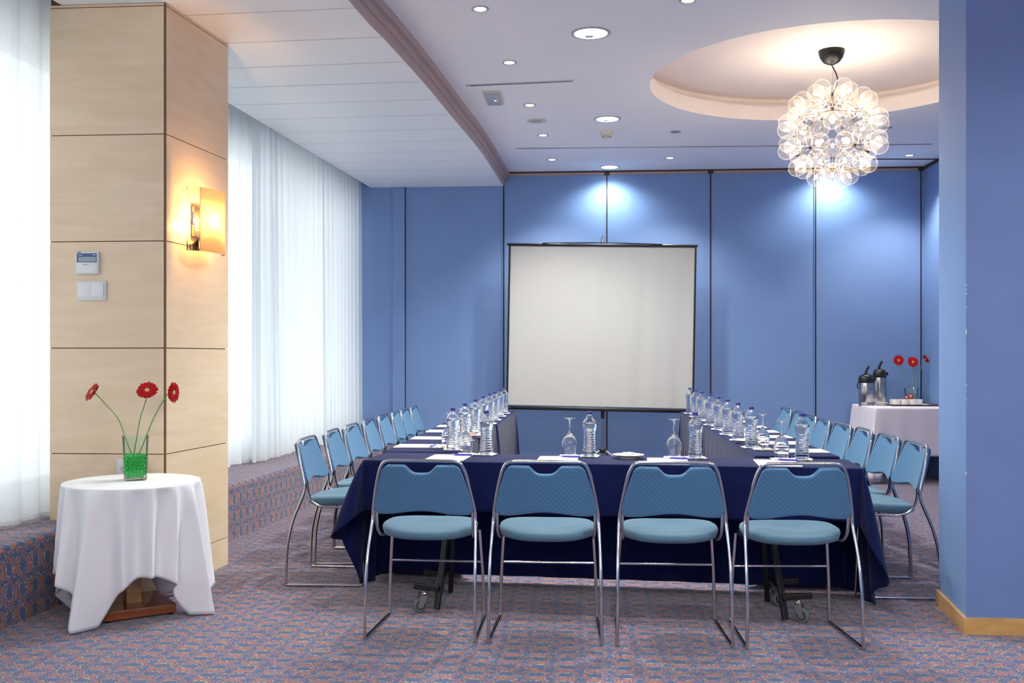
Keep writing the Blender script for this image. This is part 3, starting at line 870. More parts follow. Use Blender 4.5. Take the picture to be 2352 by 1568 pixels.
    md2 = o.modifiers.new('soft', 'BEVEL'); md2.width = 0.009; md2.segments = 3; md2.limit_method = 'ANGLE'; md2.angle_limit = math.radians(50)
    return t
oc = ['nearest to', 'second from', 'third from', 'fourth from', 'fifth from', 'sixth from', 'seventh from', 'farthest from']
ordn = ['nearest', 'second', 'third', 'fourth', 'fifth', 'sixth', 'seventh', 'farthest']
fx = [(836.8, 1474, 1096, 1476, 'blue chrome chair, leftmost of the four at the front table'),
      (1120.5, 1476, 1384, 1483, 'blue chrome chair, second from left of the four at the front table'),
      (1416, 1482, 1681, 1488, 'blue chrome chair, third from left of the four at the front table'),
      (1709, 1490, 1977, 1495, 'blue chrome chair, rightmost of the four at the front table')]
ch0 = None
def place_chair(x, y, rz, label, group):
    global ch0
    if ch0 is None:
        ch0 = make_chair(label); ch0.location = (x, y, 0); ch0.rotation_euler = (0, 0, rz); ch0['group'] = group; return ch0
    return dup(ch0, (x, y, 0), rz, label, group)
for i, (a, b_, c, d_, lab) in enumerate(fx):
    pa, pb = at_z(a, b_, 0), at_z(c, d_, 0)
    mid = (pa + pb) / 2; rz = math.atan2(pb.y - pa.y, pb.x - pa.x) * 0.0 + [0.03, 0.0, 0.03, 0.05][i] * 0
    rz = [-0.03, 0.0, 0.015, 0.06][i]
    place_chair(mid.x, 4.38 + 0.215, rz, lab, 'blue chairs along the front table')
tl = [184, 168.5, 155, 143.6, 134, 126, 120, 114]
for i, h in enumerate(tl):
    d = 0.465 * F / h - 0.05
    X = -1.65 + 0.215
    Y = (d + (-1.6) * ST) / CT
    if i == 0: Y = 5.63
    if i == 1: Y = 6.20
    place_chair(X, Y, -PI / 2 + [0.0, 0.03, -0.02, 0.02, 0.0, 0.03, 0.0, 0.02][i], 'blue chrome chair in the left row by the curtains, %s the camera' % oc[i], 'blue chairs along the left table row')
trr = [200, 184.4, 170.6, 160, 149, 140, 130, 121]
for i, h in enumerate(trr):
    d = 0.465 * F / h
    X = 1.84 - 0.215
    Y = (d + 1.8 * ST) / CT
    Y = [5.57, 6.06, 6.55, 7.03, 7.51, 7.99, 8.52, 9.08][i]; X += [0, 0, -0.01, -0.02, -0.04, -0.03, 0, 0][i]
    place_chair(X, Y, PI / 2 + [0.0, 0.03, 0.0, 0.04, 0.0, 0.02, 0.0, 0.03][i], 'blue chrome chair in the right row, %s the camera' % oc[i], 'blue chairs along the right table row')

# ================================================================== TABLE SETTING
def make_bottle(label):
    t = thing('water_bottle', label, 'bottle')
    outer = [(0.032, 0.0), (0.0360, 0.003), (0.0368, 0.010)]
    z = 0.018
    while z < 0.140:
        k_ = (z - 0.018) / 0.0135
        waist = 0.0362 - 0.0040 * math.sin(min(1, (z - 0.018) / 0.122) * PI * 0.85) ** 1.2
        outer.append((waist + 0.0018 * math.cos(2 * PI * k_), z)); z += 0.0034
    outer += [(0.0348, 0.145), (0.0372, 0.156), (0.0385, 0.168), (0.0375, 0.180), (0.0330, 0.192), (0.0250, 0.202), (0.0178, 0.211), (0.0145, 0.218), (0.0135, 0.226), (0.0135, 0.2335)]
    def rm(a, z, i): return 1 + (0.030 * math.cos(6 * a + (z / 0.0135) * PI) if 0.02 < z < 0.14 else 0)
    bm = B(); lathe(bm, outer, 36, rmod=rm)
    cav = [(0.0002, 0.176), (0.0352, 0.1765), (0.0345, 0.181), (0.0305, 0.191), (0.0225, 0.201), (0.0150, 0.210), (0.0122, 0.218), (0.0115, 0.2325), (0.0002, 0.2327)]
    n0 = set(bm.faces)
    me = bpy.data.meshes.new('glass_body'); 
    bmesh.ops.recalc_face_normals(bm, faces=bm.faces)
    b2 = B(); lathe(b2, cav, 36); bmesh.ops.recalc_face_normals(b2, faces=b2.faces); bmesh.ops.reverse_faces(b2, faces=b2.faces)
    m2 = bpy.data.meshes.new('c'); b2.to_mesh(m2); b2.free(); bm.from_mesh(m2); bpy.data.meshes.remove(m2)
    bm.to_mesh(me); bm.free()
    for p in me.polygons: p.use_smooth = True
    me.materials.append(M_['bottle'])
    o = bpy.data.objects.new('glass_body', me); C.objects.link(o); o.parent = t
    bm = B(); lathe(bm, [(0.0146, 0.2275), (0.0152, 0.2285), (0.0152, 0.239), (0.0135, 0.2415), (0.0, 0.2415)], 24)
    link('cap', bm, M_['cap'], t)
    # grey oval print on the shoulder facing the seat
    bm = B(); rows = []
    for j in range(9):
        w = math.sin(PI * (j + 0.5) / 9); row = []
        for i in range(9):
            a = -PI / 2 + (i / 8 - 0.5) * 1.5 * w; zz = 0.150 + 0.024 * j / 8
            r = 0.0392 if zz > 0.154 else 0.0378
            row.append((r * math.cos(a), r * math.sin(a), zz))
        rows.append(row)
    grid_mesh(bm, rows); link('print', bm, M_['label'], t)
    return t
def make_glass(label):
    t = thing('wine_glass', label, 'wine glass')
    # stands upside down on its rim
    outer = [(0.0330, 0.0), (0.0362, 0.020), (0.0402, 0.045), (0.0412, 0.062), (0.0382, 0.082), (0.0295, 0.102), (0.0170, 0.118), (0.0080, 0.126), (0.0052, 0.134)]
    inn = [(0.0318, 0.0), (0.0350, 0.020), (0.0389, 0.045), (0.0398, 0.062), (0.0368, 0.081), (0.0281, 0.100), (0.0155, 0.115), (0.0005, 0.121)]
    prof = [inn[i] for i in range(len(inn) - 1, -1, -1)] + smooth_pairs(outer) + [(0.0042, 0.150), (0.0038, 0.175), (0.0046, 0.192), (0.009, 0.198), (0.026, 0.2025), (0.0325, 0.2035), (0.0325, 0.2050), (0.0, 0.2050)]
    bm = B(); lathe(bm, prof, 36, cap0=False, cap1=False)
    link('goblet', bm, M_['wine_solid'], t)
    return t
def smooth_pairs(p):
    q = smooth_path([(a, b_, 0) for a, b_ in p], 3); return [(v.x, v.y) for v in q]
def make_napkin(label, name='paper_napkin'):
    bm = B(); N = 10; s_ = 0.052; rows = []
    rnd = random.Random(3)
    for j in range(N + 1):
        row = []
        for i in range(N + 1):
            x = -s_ + 2 * s_ * i / N; y = -s_ + 2 * s_ * j / N
            e = max(abs(x), abs(y)) / s_
            row.append((x + 0.002 * math.sin(y * 90), y + 0.002 * math.sin(x * 110), 0.0042 + (0.0030 * abs(math.sin(x * 70 + y * 55)) if e > 0.85 else 0)))
        rows.append(row)
    grid_mesh(bm, rows)
    o = link(name, bm, M_['napkin'], None, angle=60)
    md = o.modifiers.new('plies', 'SOLIDIFY'); md.thickness = 0.0036; md.offset = -1
    return tag(o, label, 'napkin')
def make_pad(label):
    t = thing('notepad', label, 'notepad')
    bm = B(); box(bm, -0.105, 0.105, -0.1485, 0.1485, 0.001, 0.005); link('pages', bm, M_['paper'], t, smooth=False)
    bm = B(); box(bm, -0.1055, 0.1055, 0.136, 0.149, 0.001, 0.0056); link('binding', bm, M_['binding'], t, smooth=False)
    return t
def make_pen(label):
    t = thing('ballpoint_pen', label, 'pen')
    RX = Matrix.Rotation(PI / 2, 3, 'Y')
    bm = B(); lathe(bm, [(0.0045, -0.045), (0.0052, -0.02), (0.0050, 0.03), (0.0046, 0.052)], 12, (0, 0, 0.0052), R=RX); link('barrel', bm, M_['pen'], t)
    bm = B(); lathe(bm, [(0.0008, -0.072), (0.0030, -0.062), (0.0050, -0.047), (0.0052, -0.044)], 12, (0, 0, 0.0052), R=RX)
    lathe(bm, [(0.0040, 0.052), (0.0034, 0.060), (0.0024, 0.066), (0.0, 0.067)], 12, (0, 0, 0.0052), R=RX); link('tip', bm, M_['pen_clear'], t)
    bm = B(); box(bm, 0.018, 0.054, -0.0018, 0.0018, 0.0105, 0.0120, 0.0004); link('clip', bm, M_['pen_clear'], t)
    return t
proto = {}
def put(kind, x, y, z, rz, label, group):
    mk = {'b': make_bottle, 'g': make_glass, 'n': make_napkin, 'p': make_pad, 'e': make_pen}[kind]
    if kind not in proto:
        o = mk(label); o.location = (x, y, z); o.rotation_euler = (0, 0, rz); o['group'] = group; proto[kind] = o; return o
    return dup(proto[kind], (x, y, z), rz, label, group)
Z0 = TZ + 0.0008
def setting(bx, by, gx, gy, px_, py_, rz, who, row, pen=True):
    r_ = random.Random(int(bx * 991 + by * 77))
    j = lambda a: r_.uniform(-a, a)
    put('n', bx, by, Z0, rz + j(0.12), 'napkin under the bottle %s' % who, 'napkins under the bottles ' + row)
    put('n', gx, gy, Z0, rz + j(0.12), 'napkin under the wine glass %s' % who, 'napkins under the glasses ' + row)
    put('b', bx, by, Z0 + 0.0046, rz + j(0.3), 'blue-capped water bottle %s' % who, 'water bottles ' + row)
    put('g', gx, gy, Z0 + 0.0046, 0, 'upside down wine glass %s' % who, 'upside down wine glasses ' + row)
    put('p', px_, py_, Z0, rz + j(0.02), 'white notepad %s' % who, 'notepads ' + row)
    if pen:
        ex, ey = Vector((0.062, 0.085)).to_tuple()
        v = Matrix.Rotation(rz, 2) @ Vector((ex, ey))
        put('e', px_ + v.x, py_ + v.y, Z0 + 0.0057, rz - 0.16 + j(0.05), 'blue pen on the notepad %s' % who, 'pens on the notepads ' + row)
wf = ['at the leftmost place of the front table', 'at the front table, second place from left', 'at the front table, third place from left', 'at the rightmost place of the front table']
fb = [(1117, 0), (1354, 0), (1597, 0), (1842, 0)]
fp = [(1030, 0), (1281, 0), (1533, 0), (1785, 0)]
fg = [(1070, 0), (1308, 0), (1548, 0), (1795, 0)]
for i in range(4):
    def on_table(px, off):
        # point on the front table, off metres behind its front edge, seen at column px
        lo, hi = -0.2, FL + 0.2
        for _ in range(40):
            m_ = (lo + hi) / 2; q = ftp(m_, off)
            d = -q.x * ST + q.y * CT; xc = q.x * CT + q.y * ST
            if 1176 + F * xc / d < px: lo = m_
            else: hi = m_
        return ftp(lo, off)
    b_ = on_table(fb[i][0], 0.365); g_ = on_table(fg[i][0], 0.345); p_ = on_table(fp[i][0], 0.155)
    setting(b_.x, b_.y, g_.x, g_.y, p_.x, p_.y, FR * 0.6, wf[i], 'on the front table')
ordp = ['nearest to', 'second from', 'third from', 'fourth from', 'fifth from', 'sixth from', 'seventh from', 'farthest from']
ld = [5.81, 6.39, 7.0, 7.53, 8.04, 8.49, 9.01, 9.47]
for i, d in enumerate(ld):
    bx = -0.775; y = (d + bx * ST) / CT
    setting(bx, y, bx - 0.045, y + 0.135, -1.0, y + 0.21, -PI / 2, 'in the left row, %s the front table' % ordp[i], 'on the left table row')
rd = [5.95, 6.47, 6.95, 7.42, 7.9, 8.50, 8.97, 9.47]
for i, d in enumerate(rd):
    bx = 0.985; y = (d + bx * ST) / CT
    setting(bx, y, bx + 0.045, y - 0.125, 1.225, y - 0.20, PI / 2, 'in the right row, %s the front table' % ordp[i], 'on the right table row')

# sweets on small plates
def make_plate(name, label, loc, R=0.085, cat='plate', group=None):
    bm = B(); k_ = R / 0.085
    lathe(bm, [(0.0, 0.006), (0.040 * k_, 0.006), (0.052 * k_, 0.008), (0.078 * k_, 0.0175), (0.085 * k_, 0.020), (0.085 * k_, 0.0215), (0.077 * k_, 0.0195), (0.052 * k_, 0.011), (0.046 * k_, 0.0)][::1], 40, cap0=False)
    o = link(name, bm, M_['china'], None); o.location = loc
    return tag(o, label, cat, group)
def make_candy(mat, loc, rz, label, group):
    bm = B()
    obox(bm, (0, 0, 0.0055), (0.013, 0.008, 0.005), Matrix.Identity(3), 0.003)
    for s_ in (-1, 1):
        v = [bm.verts.new(q) for q in ((s_ * 0.012, 0, 0.004), (s_ * 0.022, -0.008, 0.008), (s_ * 0.022, 0.008, 0.009), (s_ * 0.012, 0, 0.008), (s_ * 0.023, 0.0, 0.003))]
        bm.faces.new((v[0], v[1], v[4])); bm.faces.new((v[0], v[4], v[2])); bm.faces.new((v[3], v[1], v[4])); bm.faces.new((v[3], v[4], v[2]))
    o = link('wrapped_sweet', bm, mat, None); o.location = loc; o.rotation_euler = (0, 0, rz)
    return tag(o, label, 'sweet', group)
def sweets(px, off=None, pos=None, label='', mats=('candy',), where='', n_=12):
    c = pos
    make_plate('saucer', label, (c.x, c.y, Z0))
    r_ = random.Random(int(c.x * 100))
    for i in range(n_):
        lay = 0 if i < n_ * 0.6 else 1
        a = i * 2.4; q = (0.045 if lay == 0 else 0.02) * math.sqrt(r_.uniform(0.15, 1))
        make_candy(M_[mats[i % len(mats)]], (c.x + q * math.cos(a), c.y + q * math.sin(a), Z0 + 0.0125 + lay * 0.009), r_.uniform(0, PI), 'small %s wrapped sweet heaped on the saucer %s' % ({'candy': 'cream', 'candy_r': 'red', 'candy_g': 'green'}[mats[i % len(mats)]], where), '%s wrapped sweets on the saucer %s' % ({'candy': 'cream', 'candy_r': 'red', 'candy_g': 'green'}[mats[i % len(mats)]], where))
sweets(0, pos=on_table(1443, 0.30), label='white saucer of wrapped sweets on the front table', where='on the front table')
pl = Vector((-0.80, 6.70, 0)); sweets(0, pos=Vector((-0.76, 6.98 - 0.33 , 0)), label='white saucer of wrapped sweets on the left table row', mats=('candy', 'candy_r'), where='on the left table row', n_=8)
sweets(0, pos=Vector((1.01, 6.255 + 0.10, 0)), label='white saucer of wrapped sweets on the right table row', mats=('candy_g', 'candy'), where='on the right table row', n_=8)

# ================================================================== PROJECTION SCREEN
SY = 10.35
sc0 = at_y(1384, 750, SY)
scr = thing('projection_screen', 'white tripod projection screen with black border between the table rows', 'projection screen', (sc0.x, SY, 0))
xl, xr = at_y(1169, 750, SY).x - sc0.x, at_y(1600, 750, SY).x - sc0.x
zt, zb = at_y(1384, 563, SY).z, at_y(1384, 940, SY).z
RT = Matrix.Rotation(0.0175, 4, 'Y')
def tilt(o):
    o.matrix_basis = Matrix.Translation(Vector((0, 0, zt))) @ RT @ Matrix.Translation(Vector((0, 0, -zt))); return o
bm = B(); rows = []
z1, z0_ = zt - 0.012, zb + 0.03
for j in range(21):
    row = []
    for i in range(121):
        x = xl + 0.012 + (xr - xl - 0.024) * i / 120; v = j / 20
        row.append((x, -0.012 + (0.0022 * math.sin(x * 17 + v) + 0.0022 * math.sin(x * 31 + 2 * v)) * (0.6 + 0.4 * v), z0_ + (z1 - z0_) * (1 - v)))
    rows.append(row)
grid_mesh(bm, rows); tilt(link('screen_fabric', bm, M_['screen'], scr, angle=80))
bm = B()
box(bm, xl, xl + 0.020, -0.020, -0.015, z0_, z1); box(bm, xr - 0.020, xr, -0.020, -0.015, z0_, z1); box(bm, xl, xr, -0.020, -0.015, z1 - 0.006, z1 + 0.01)
tilt(link('black_border', bm, M_['black'], scr, smooth=False))
bm = B(); tube(bm, [(xl - 0.02, -0.014, zt), (xr + 0.01, -0.014, zt)], 0.013, 10); tilt(link('top_bar', bm, M_['black_plastic'], scr))
bm = B(); tube(bm, smooth_path([(xl + 0.35, -0.03, zt + 0.012), (-0.2, -0.035, zt + 0.020), (0.0, -0.035, zt + 0.022), (0.2, -0.035, zt + 0.020), (xr - 0.35, -0.03, zt + 0.010)], 4), 0.006, 8)
tilt(link('handle', bm, M_['black_plastic'], scr))
bm = B(); tube(bm, [(-0.016, -0.02, zt + 0.01), (-0.010, -0.02, zt + 0.07), (-0.004, -0.02, zt + 0.095), (0.004, -0.02, zt + 0.095), (0.010, -0.02, zt + 0.07), (0.016, -0.02, zt + 0.01)], 0.004, 8)
link('hanging_hook', bm, M_['chrome'], scr)
bm = B(); box(bm, xl - 0.015, xr + 0.015, -0.045, 0.020, zb - 0.018, zb + 0.022, 0.010, 3); o = tilt(link('roller_case', bm, M_['black_plastic'], scr))
bm = B(); box(bm, xl + 0.0, xl + 0.045, -0.0465, -0.045, zb - 0.004, zb + 0.006); link('maker_plate', bm, M_['steel'], o, smooth=False)
bm = B(); tube(bm, [(0, 0.035, 0.16), (0, 0.035, zt + 0.07)], 0.0115, 12); link('pole', bm, M_['steel'], scr)
bm = B(); tube(bm, [(0, 0.035, 0.62), (0, 0.035, zb - 0.02)], 0.018, 12); lathe(bm, [(0.028, 0.262), (0.034, 0.27), (0.034, 0.30), (0.026, 0.31)], 16, (0, 0.035, 0)); 
for a in (-0.3, PI + 0.3, PI / 2): obox(bm, (0.035 * math.cos(a), 0.035 + 0.035 * math.sin(a), 0.285), (0.016, 0.006, 0.012), Matrix.Rotation(a, 3, 'Z'))
link('collar', bm, M_['black_plastic'], scr)
for a in (-0.25, PI + 0.35, PI / 2 - 0.1):
    bm = B(); c_, s_ = math.cos(a), math.sin(a)
    k2 = 0.42
    tube(bm, [(0.035 * c_, 0.035 + 0.035 * s_, 0.285), (k2 * c_, 0.035 + k2 * s_, 0.01)], 0.011, 10); link('leg', bm, M_['steel'], scr)

# ================================================================== ROUND TABLE
RC = at_z(304, 1103.5, 0.65); RR = 0.325
rt = thing('round_table', 'small round pedestal table under the white cloth beside the wooden column', 'table', (RC.x, RC.y, 0), 0)
bm = B(); lathe(bm, [(0.0, 0.622), (RR - 0.040, 0.622), (RR - 0.034, 0.628), (RR - 0.034, 0.644), (0.0, 0.646)], 64); link('table_top', bm, M_['red_wood'], rt)
bm = B(); b45 = Matrix.Rotation(math.radians(38), 3, 'Z')
obox(bm, (0, 0, 0.335), (0.036, 0.036, 0.290), b45, 0.004); link('pedestal', bm, M_['base_wood'], rt, smooth=False)
bm = B(); obox(bm, (0, 0, 0.030), (0.170, 0.170, 0.022), b45, 0.004); link('base_plate', bm, M_['red_wood'], rt, smooth=False)
for a in range(4):
    v = b45 @ Vector((0.145 * (1 if a in (0, 3) else -1), 0.145 * (1 if a < 2 else -1), 0))
    bm = B(); lathe(bm, [(0.016, 0.0), (0.018, 0.008)], 14, (v.x, v.y, 0)); link('glide', bm, M_['black_plastic'], rt)
NP = 420
per = []
for i in range(NP):
    a = 2 * PI * i / NP; per.append((RR * math.cos(a), RR * math.sin(a), math.cos(a), math.sin(a)))
C0 = math.radians(-97)      # direction of the cloth corner nearest the camera
SQ = 0.735
ctrs = [(-100, 0.115, 0.16), (-146, 0.052, 0.12), (-170, 0.03, 0.1), (-72, 0.03, 0.10)]
def angd(a, b_): return (a - b_ + PI) % (2 * PI) - PI
def rdrop(x, y, nx, ny, s):
    a = math.atan2(ny, nx) - C0; m_ = max(abs(math.cos(a - PI / 4)), abs(math.sin(a - PI / 4)))
    return min(SQ / m_ - RR + 0.01, 0.643)
folds = [(-176, .105, 9), (-150, .085, 7), (-126, .105, 7), (-99, .155, 11), (-72, .095, 7), (-50, .085, 6), (-30, .100, 7), (-8, .140, 8), (14, .110, 8), (40, .10, 9), (75, .12, 11), (105, .10, 9), (135, .11, 9), (160, .09, 8)]
def rfold(x, y, nx, ny, s, t):
    a = math.atan2(ny, nx); v = -0.100
    for c, am, w in folds:
        q = angd(a + 0.10 * (t - 0.4) * math.sin(c), math.radians(c)) / math.radians(w)
        v += am * 1.22 * math.exp(-abs(q) ** 1.5)
    return v * t ** 0.6
def rflare(x, y, nx, ny, s): return 0.030
cloth('white_tablecloth', per, 0.6495, rdrop, rflare, rfold, M_['white_cloth'], 'white square tablecloth draped over the small round table', 'tablecloth', K=30, loc=(RC.x, RC.y, 0), thick=0.002)
# ---- vase with gel beads and gerberas
def make_vase(loc, rz, label, hgt=0.222, wb=0.055, wt=0.0615):
    t = thing('glass_vase', label, 'vase', loc, rz)
    def sq(w, z, r=0.30):
        out = []
        for i in range(32):
            a = 2 * PI * i / 32; c, s_ = math.cos(a), math.sin(a); e = 7
            k_ = (abs(c) ** e + abs(s_) ** e) ** (-1 / e); out.append((w * c * k_, w * s_ * k_, z))
        return out
    bm = B()
    rows = [sq(wb * 0.9, 0.0), sq(wb, 0.004), sq(wb + (wt - wb) * 0.5, hgt * 0.5), sq(wt, hgt - 0.012), sq(wt + 0.002, hgt - 0.008), sq(wt + 0.002, hgt)]
    inn_ = [sq(wt - 0.004, hgt), sq(wt - 0.005, hgt - 0.012), sq(wb + (wt - wb) * 0.5 - 0.005, hgt * 0.5), sq(wb - 0.005, 0.012)]
    V = grid_mesh(bm, rows + inn_, close_u=True); bm.faces.new(V[0]); bm.faces.new(V[-1])
    link('vase_body', bm, M_['vase'], t, angle=50)
    return t
def make_gel(loc, rz, h, wb, wt, hgt, label, seed, full=1.0):
    bm = B(); r_ = random.Random(seed)
    z = 0.020
    while z < h:
        w = (wb + (wt - wb) * z / hgt) - 0.0125
        nn_ = 6
        for i in range(nn_):
            for j in range(nn_):
                x = -w + 2 * w * (i + 0.5 * ((int(z * 1000) // 11) % 2) * 0.6) / (nn_ - 1); y = -w + 2 * w * j / (nn_ - 1)
                if abs(x) > w or r_.random() > full: continue
                if min(i, nn_ - 1 - i, j, nn_ - 1 - j) > 1: continue
                sphere(bm, (x + r_.uniform(-.003, .003) * 0.8, y + r_.uniform(-.003, .003) * 0.8, z + r_.uniform(-.004, .003)), 0.0080, 1)
        z += 0.0112
    w = wb - 0.024
    box(bm, -w, w, -w, w, 0.014, h * 0.90)
    o = link('gel_beads', bm, M_['gel'], None, angle=85); o.location = loc; o.rotation_euler = (0, 0, rz)
    o['kind'] = 'stuff'
    return tag(o, label, 'gel beads')
def make_gerbera(base, mid, head, nrm, label, R=0.052, seed=1, group=None):
    wsc = R / 0.040
    base, mid, head, nrm = Vector(base), Vector(mid), Vector(head), Vector(nrm).normalized()
    t = thing('gerbera', label, 'flower', base, 0, group)
    sb = head - nrm * 0.012
    pth = smooth_path([base, base.lerp(mid, 0.5) + (mid - base.lerp(mid, 1)) * 0, mid, mid.lerp(sb, 0.6) - nrm * 0.012, sb - nrm * 0.012, sb], 5)
    bm = B(); tube(bm, [p - base for p in pth], 0.0030, 8); link('stem', bm, M_['stem'], t)
    r_ = random.Random(seed)
    q = nrm.to_track_quat('Z', 'Y').to_matrix()
    bm = B()
    hc = head - base
    for lay, (n_, r0, r1, lift, w) in enumerate(((22, 0.010, 1.0, 0.10, 0.0058), (20, 0.009, 0.86, 0.28, 0.0052), (16, 0.008, 0.55, 0.45, 0.0040))):
        for i in range(n_):
            a = 2 * PI * (i + 0.5 * lay + r_.uniform(-.15, .15)) / n_; L = R * r1 * r_.uniform(0.93, 1.05)
            d_ = Vector((math.cos(a), math.sin(a), 0)); s_ = Vector((-math.sin(a), math.cos(a), 0))
            lf = lift + r_.uniform(-.10, .10)
            pts = []
            for k_, (u, ww) in enumerate(((0.0, 0.4), (0.35, 0.85), (0.7, 1.0), (0.92, 0.75), (1.0, 0.15))):
                rr_ = r0 * 0.6 + (L - r0 * 0.6) * u
                zz = lf * L * (u - 0.7 * u * u) + lay * 0.0012
                c_ = d_ * rr_ + Vector((0, 0, zz))
                pts.append((c_ - s_ * w * ww * wsc, c_ + Vector((0, 0, -0.0012 * ww)), c_ + s_ * w * ww * wsc))
            grid_mesh(bm, [[hc + q @ p for p in row] for row in pts], mi=0)
    o = link('petals', bm, M_['petal'], t, angle=80)
    bm = B(); lathe(bm, [(0.0125, 0.002), (0.0120, 0.0045), (0.007, 0.0062), (0.0, 0.0055)], 18, hc, R=q, cap0=False); link('flower_centre', bm, M_['flower_eye'], t)
    bm = B(); lathe(bm, [(0.0035, -0.013), (0.008, -0.006), (0.011, 0.000)], 14, hc, R=q); link('calyx', bm, M_['stem'], t)
    return t
vb = at_z(311, 1101, 0.65)
VZ = 0.6505
make_vase((vb.x, vb.y, VZ), 0.45, 'clear square glass vase with green gel beads on the round table')
make_gel((vb.x, vb.y, VZ), 0.45, 0.128, 0.055, 0.0615, 0.222, 'bright green gel beads in the vase on the round table', 5)
vy = vb.y
def vp(px, py, dy=0): return at_y(px, py, vy + dy)
make_gerbera(vp(305, 1050, .0), vp(272, 962, 0.0), vp(212, 900, -0.01), (-0.54, -0.62, 0.50), 'red gerbera leaning far left in the vase on the round table', seed=1)
make_gerbera(vp(306, 1050, .01), vp(322, 960, 0.01), vp(338, 896, 0.01), (0.2, -0.75, 0.62), 'upright middle red gerbera in the vase on the round table', seed=2)
make_gerbera(vp(318, 1046, -.01), vp(352, 962, -0.01), vp(398, 901, -0.02), (0.95, -0.16, 0.02), 'red gerbera leaning right, against the column edge', seed=3)

# ================================================================== COLUMN FITTINGS
def on_front(px, py): return at_y(px, py, P0.y)
def plate_dims(x0, x1, y0, y1):
    a, b_ = on_front(x0, y1), on_front(x1, y0); return a.x, b_.x, a.z, b_.z
x0, x1, z0, z1 = plate_dims(177, 230, 578, 630)
t = thing('thermostat', 'beige wall thermostat with a small display above the light switch', 'thermostat', ((x0 + x1) / 2, P0.y, z0))
hw, hh = (x1 - x0) / 2, z1 - z0
bm = B(); box(bm, -hw, hw, -0.020, 0.0, 0, hh, 0.005, 3); link('housing', bm, M_['plastic_w'], t)
bm = B(); box(bm, -hw * .86, hw * .86, -0.0215, -0.019, hh * .52, hh * .92); o = link('bezel', bm, M_['lcd_blue'], t, smooth=False)
bm = B(); box(bm, -hw * .72, hw * .80, -0.0222, -0.021, hh * .55, hh * .76); link('display', bm, M_['lcd'], o, smooth=False)
bm = B(); box(bm, -hw * .86, hw * .86, -0.0212, -0.019, hh * .08, hh * .50, 0.0006); link('flap', bm, M_['plastic_w2'], t)
def text(name, body, size, loc, rot, mat, parent=None, ext=0.0003):
    cu = bpy.data.curves.new(name, 'FONT'); cu.body = body; cu.size = size; cu.align_x = 'CENTER'; cu.align_y = 'CENTER'; cu.extrude = ext
    o = bpy.data.objects.new(name, cu); C.objects.link(o); o.location = loc; o.rotation_euler = rot; cu.materials.append(mat)
    if parent: o.parent = parent
    dg = bpy.context.evaluated_depsgraph_get(); me = bpy.data.meshes.new_from_object(o.evaluated_get(dg))
    o2 = bpy.data.objects.new(name, me); C.objects.link(o2); o2.location = loc; o2.rotation_euler = rot; o2.parent = parent
    me.materials.clear(); me.materials.append(mat)
    bpy.data.objects.remove(o)
    return o2
bm = B(); box(bm, -hw * .50, hw * .35, -0.0218, -0.0212, hh * .385, hh * .445); lb = link('sticker', bm, M_['paper'], t, smooth=False)
bm = B()
for i in range(9): box(bm, -hw * .34 + i * hw * .062, -hw * .34 + i * hw * .062 + hw * .035, -0.0221, -0.0217, hh * .40, hh * .43)
link('sticker_print', bm, M_['ink'], lb, smooth=False)
bm = B(); box(bm, -hw * .80, -hw * .50, -0.0212, -0.0198, hh * .95, hh * .985); link('maker_print', bm, M_['ink'], t, smooth=False)
bm = B(); box(bm, hw * .42, hw * .48, -0.0221, -0.0214, hh * .82, hh * .88); box(bm, hw * .52, hw * .76, -0.0221, -0.0214, hh * .835, hh * .865, mi=1); box(bm, -hw * .7, -hw * .35, -0.0221, -0.0214, hh * .83, hh * .85, mi=1)
link('bezel_print', bm, [M_['red_ink'], M_['plastic_w2']], o, smooth=False)
x0, x1, z0, z1 = plate_dims(179, 246, 645, 690)
t = thing('light_switch', 'double rocker light switch plate on the maple column', 'light switch', ((x0 + x1) / 2, P0.y, z0))
hw, hh = (x1 - x0) / 2, z1 - z0
bm = B(); box(bm, -hw, hw, -0.012, 0, 0, hh, 0.005, 3); link('switch_plate', bm, M_['plastic_w'], t)
for s_ in (-1, 1):
    bm = B(); xa = -hw * .93 if s_ < 0 else 0.001; xb = -0.001 if s_ < 0 else hw * .84
    box(bm, xa, xb, -0.016 - (0.002 if s_ > 0 else 0), -0.010, hh * .17, hh * .86, 0.001); r_ = link('rocker', bm, M_['plastic_w2'], t)
    bm = B(); mx = (xa + xb) / 2; box(bm, mx - 0.004, mx + 0.004, -0.0186 if s_ > 0 else -0.0165, -0.0155, hh * .24, hh * .25); link('rocker_mark', bm, M_['speaker'], r_, smooth=False)
x0, x1, z0, z1 = plate_dims(270, 340, 1053, 1090)
t = thing('wall_socket', 'wall socket on the column just behind the vase', 'socket', ((x0 + x1) / 2, P0.y, z0 - 0.02))
hw, hh = (x1 - x0) / 2, z1 - z0 + 0.02
bm = B(); box(bm, -hw, hw, -0.012, 0, 0, hh, 0.004, 3); link('socket_plate', bm, M_['plastic_w'], t)
for s_ in (-1, 1):
    bm = B(); lathe(bm, [(0.020, 0), (0.020, 0.002), (0.017, 0.002), (0.017, 0.0005), (0.0, 0.0005)], 22, (s_ * hw * .48, -0.012, hh * .5), R=Matrix.Rotation(PI / 2, 3, 'X')); so = link('socket_well', bm, M_['socket'], t)
    bm = B()
    for q in (-1, 1): sphere(bm, (s_ * hw * .48, -0.0135, hh * .5 + q * 0.007), 0.0028, 1)
    link('contact_hole', bm, M_['black'], so)

text('socket_lettering', 'TV', 0.011, (-hw * .48, -0.0125, hh * .5 + 0.027), (PI / 2, 0, 0), M_['speaker'], t)
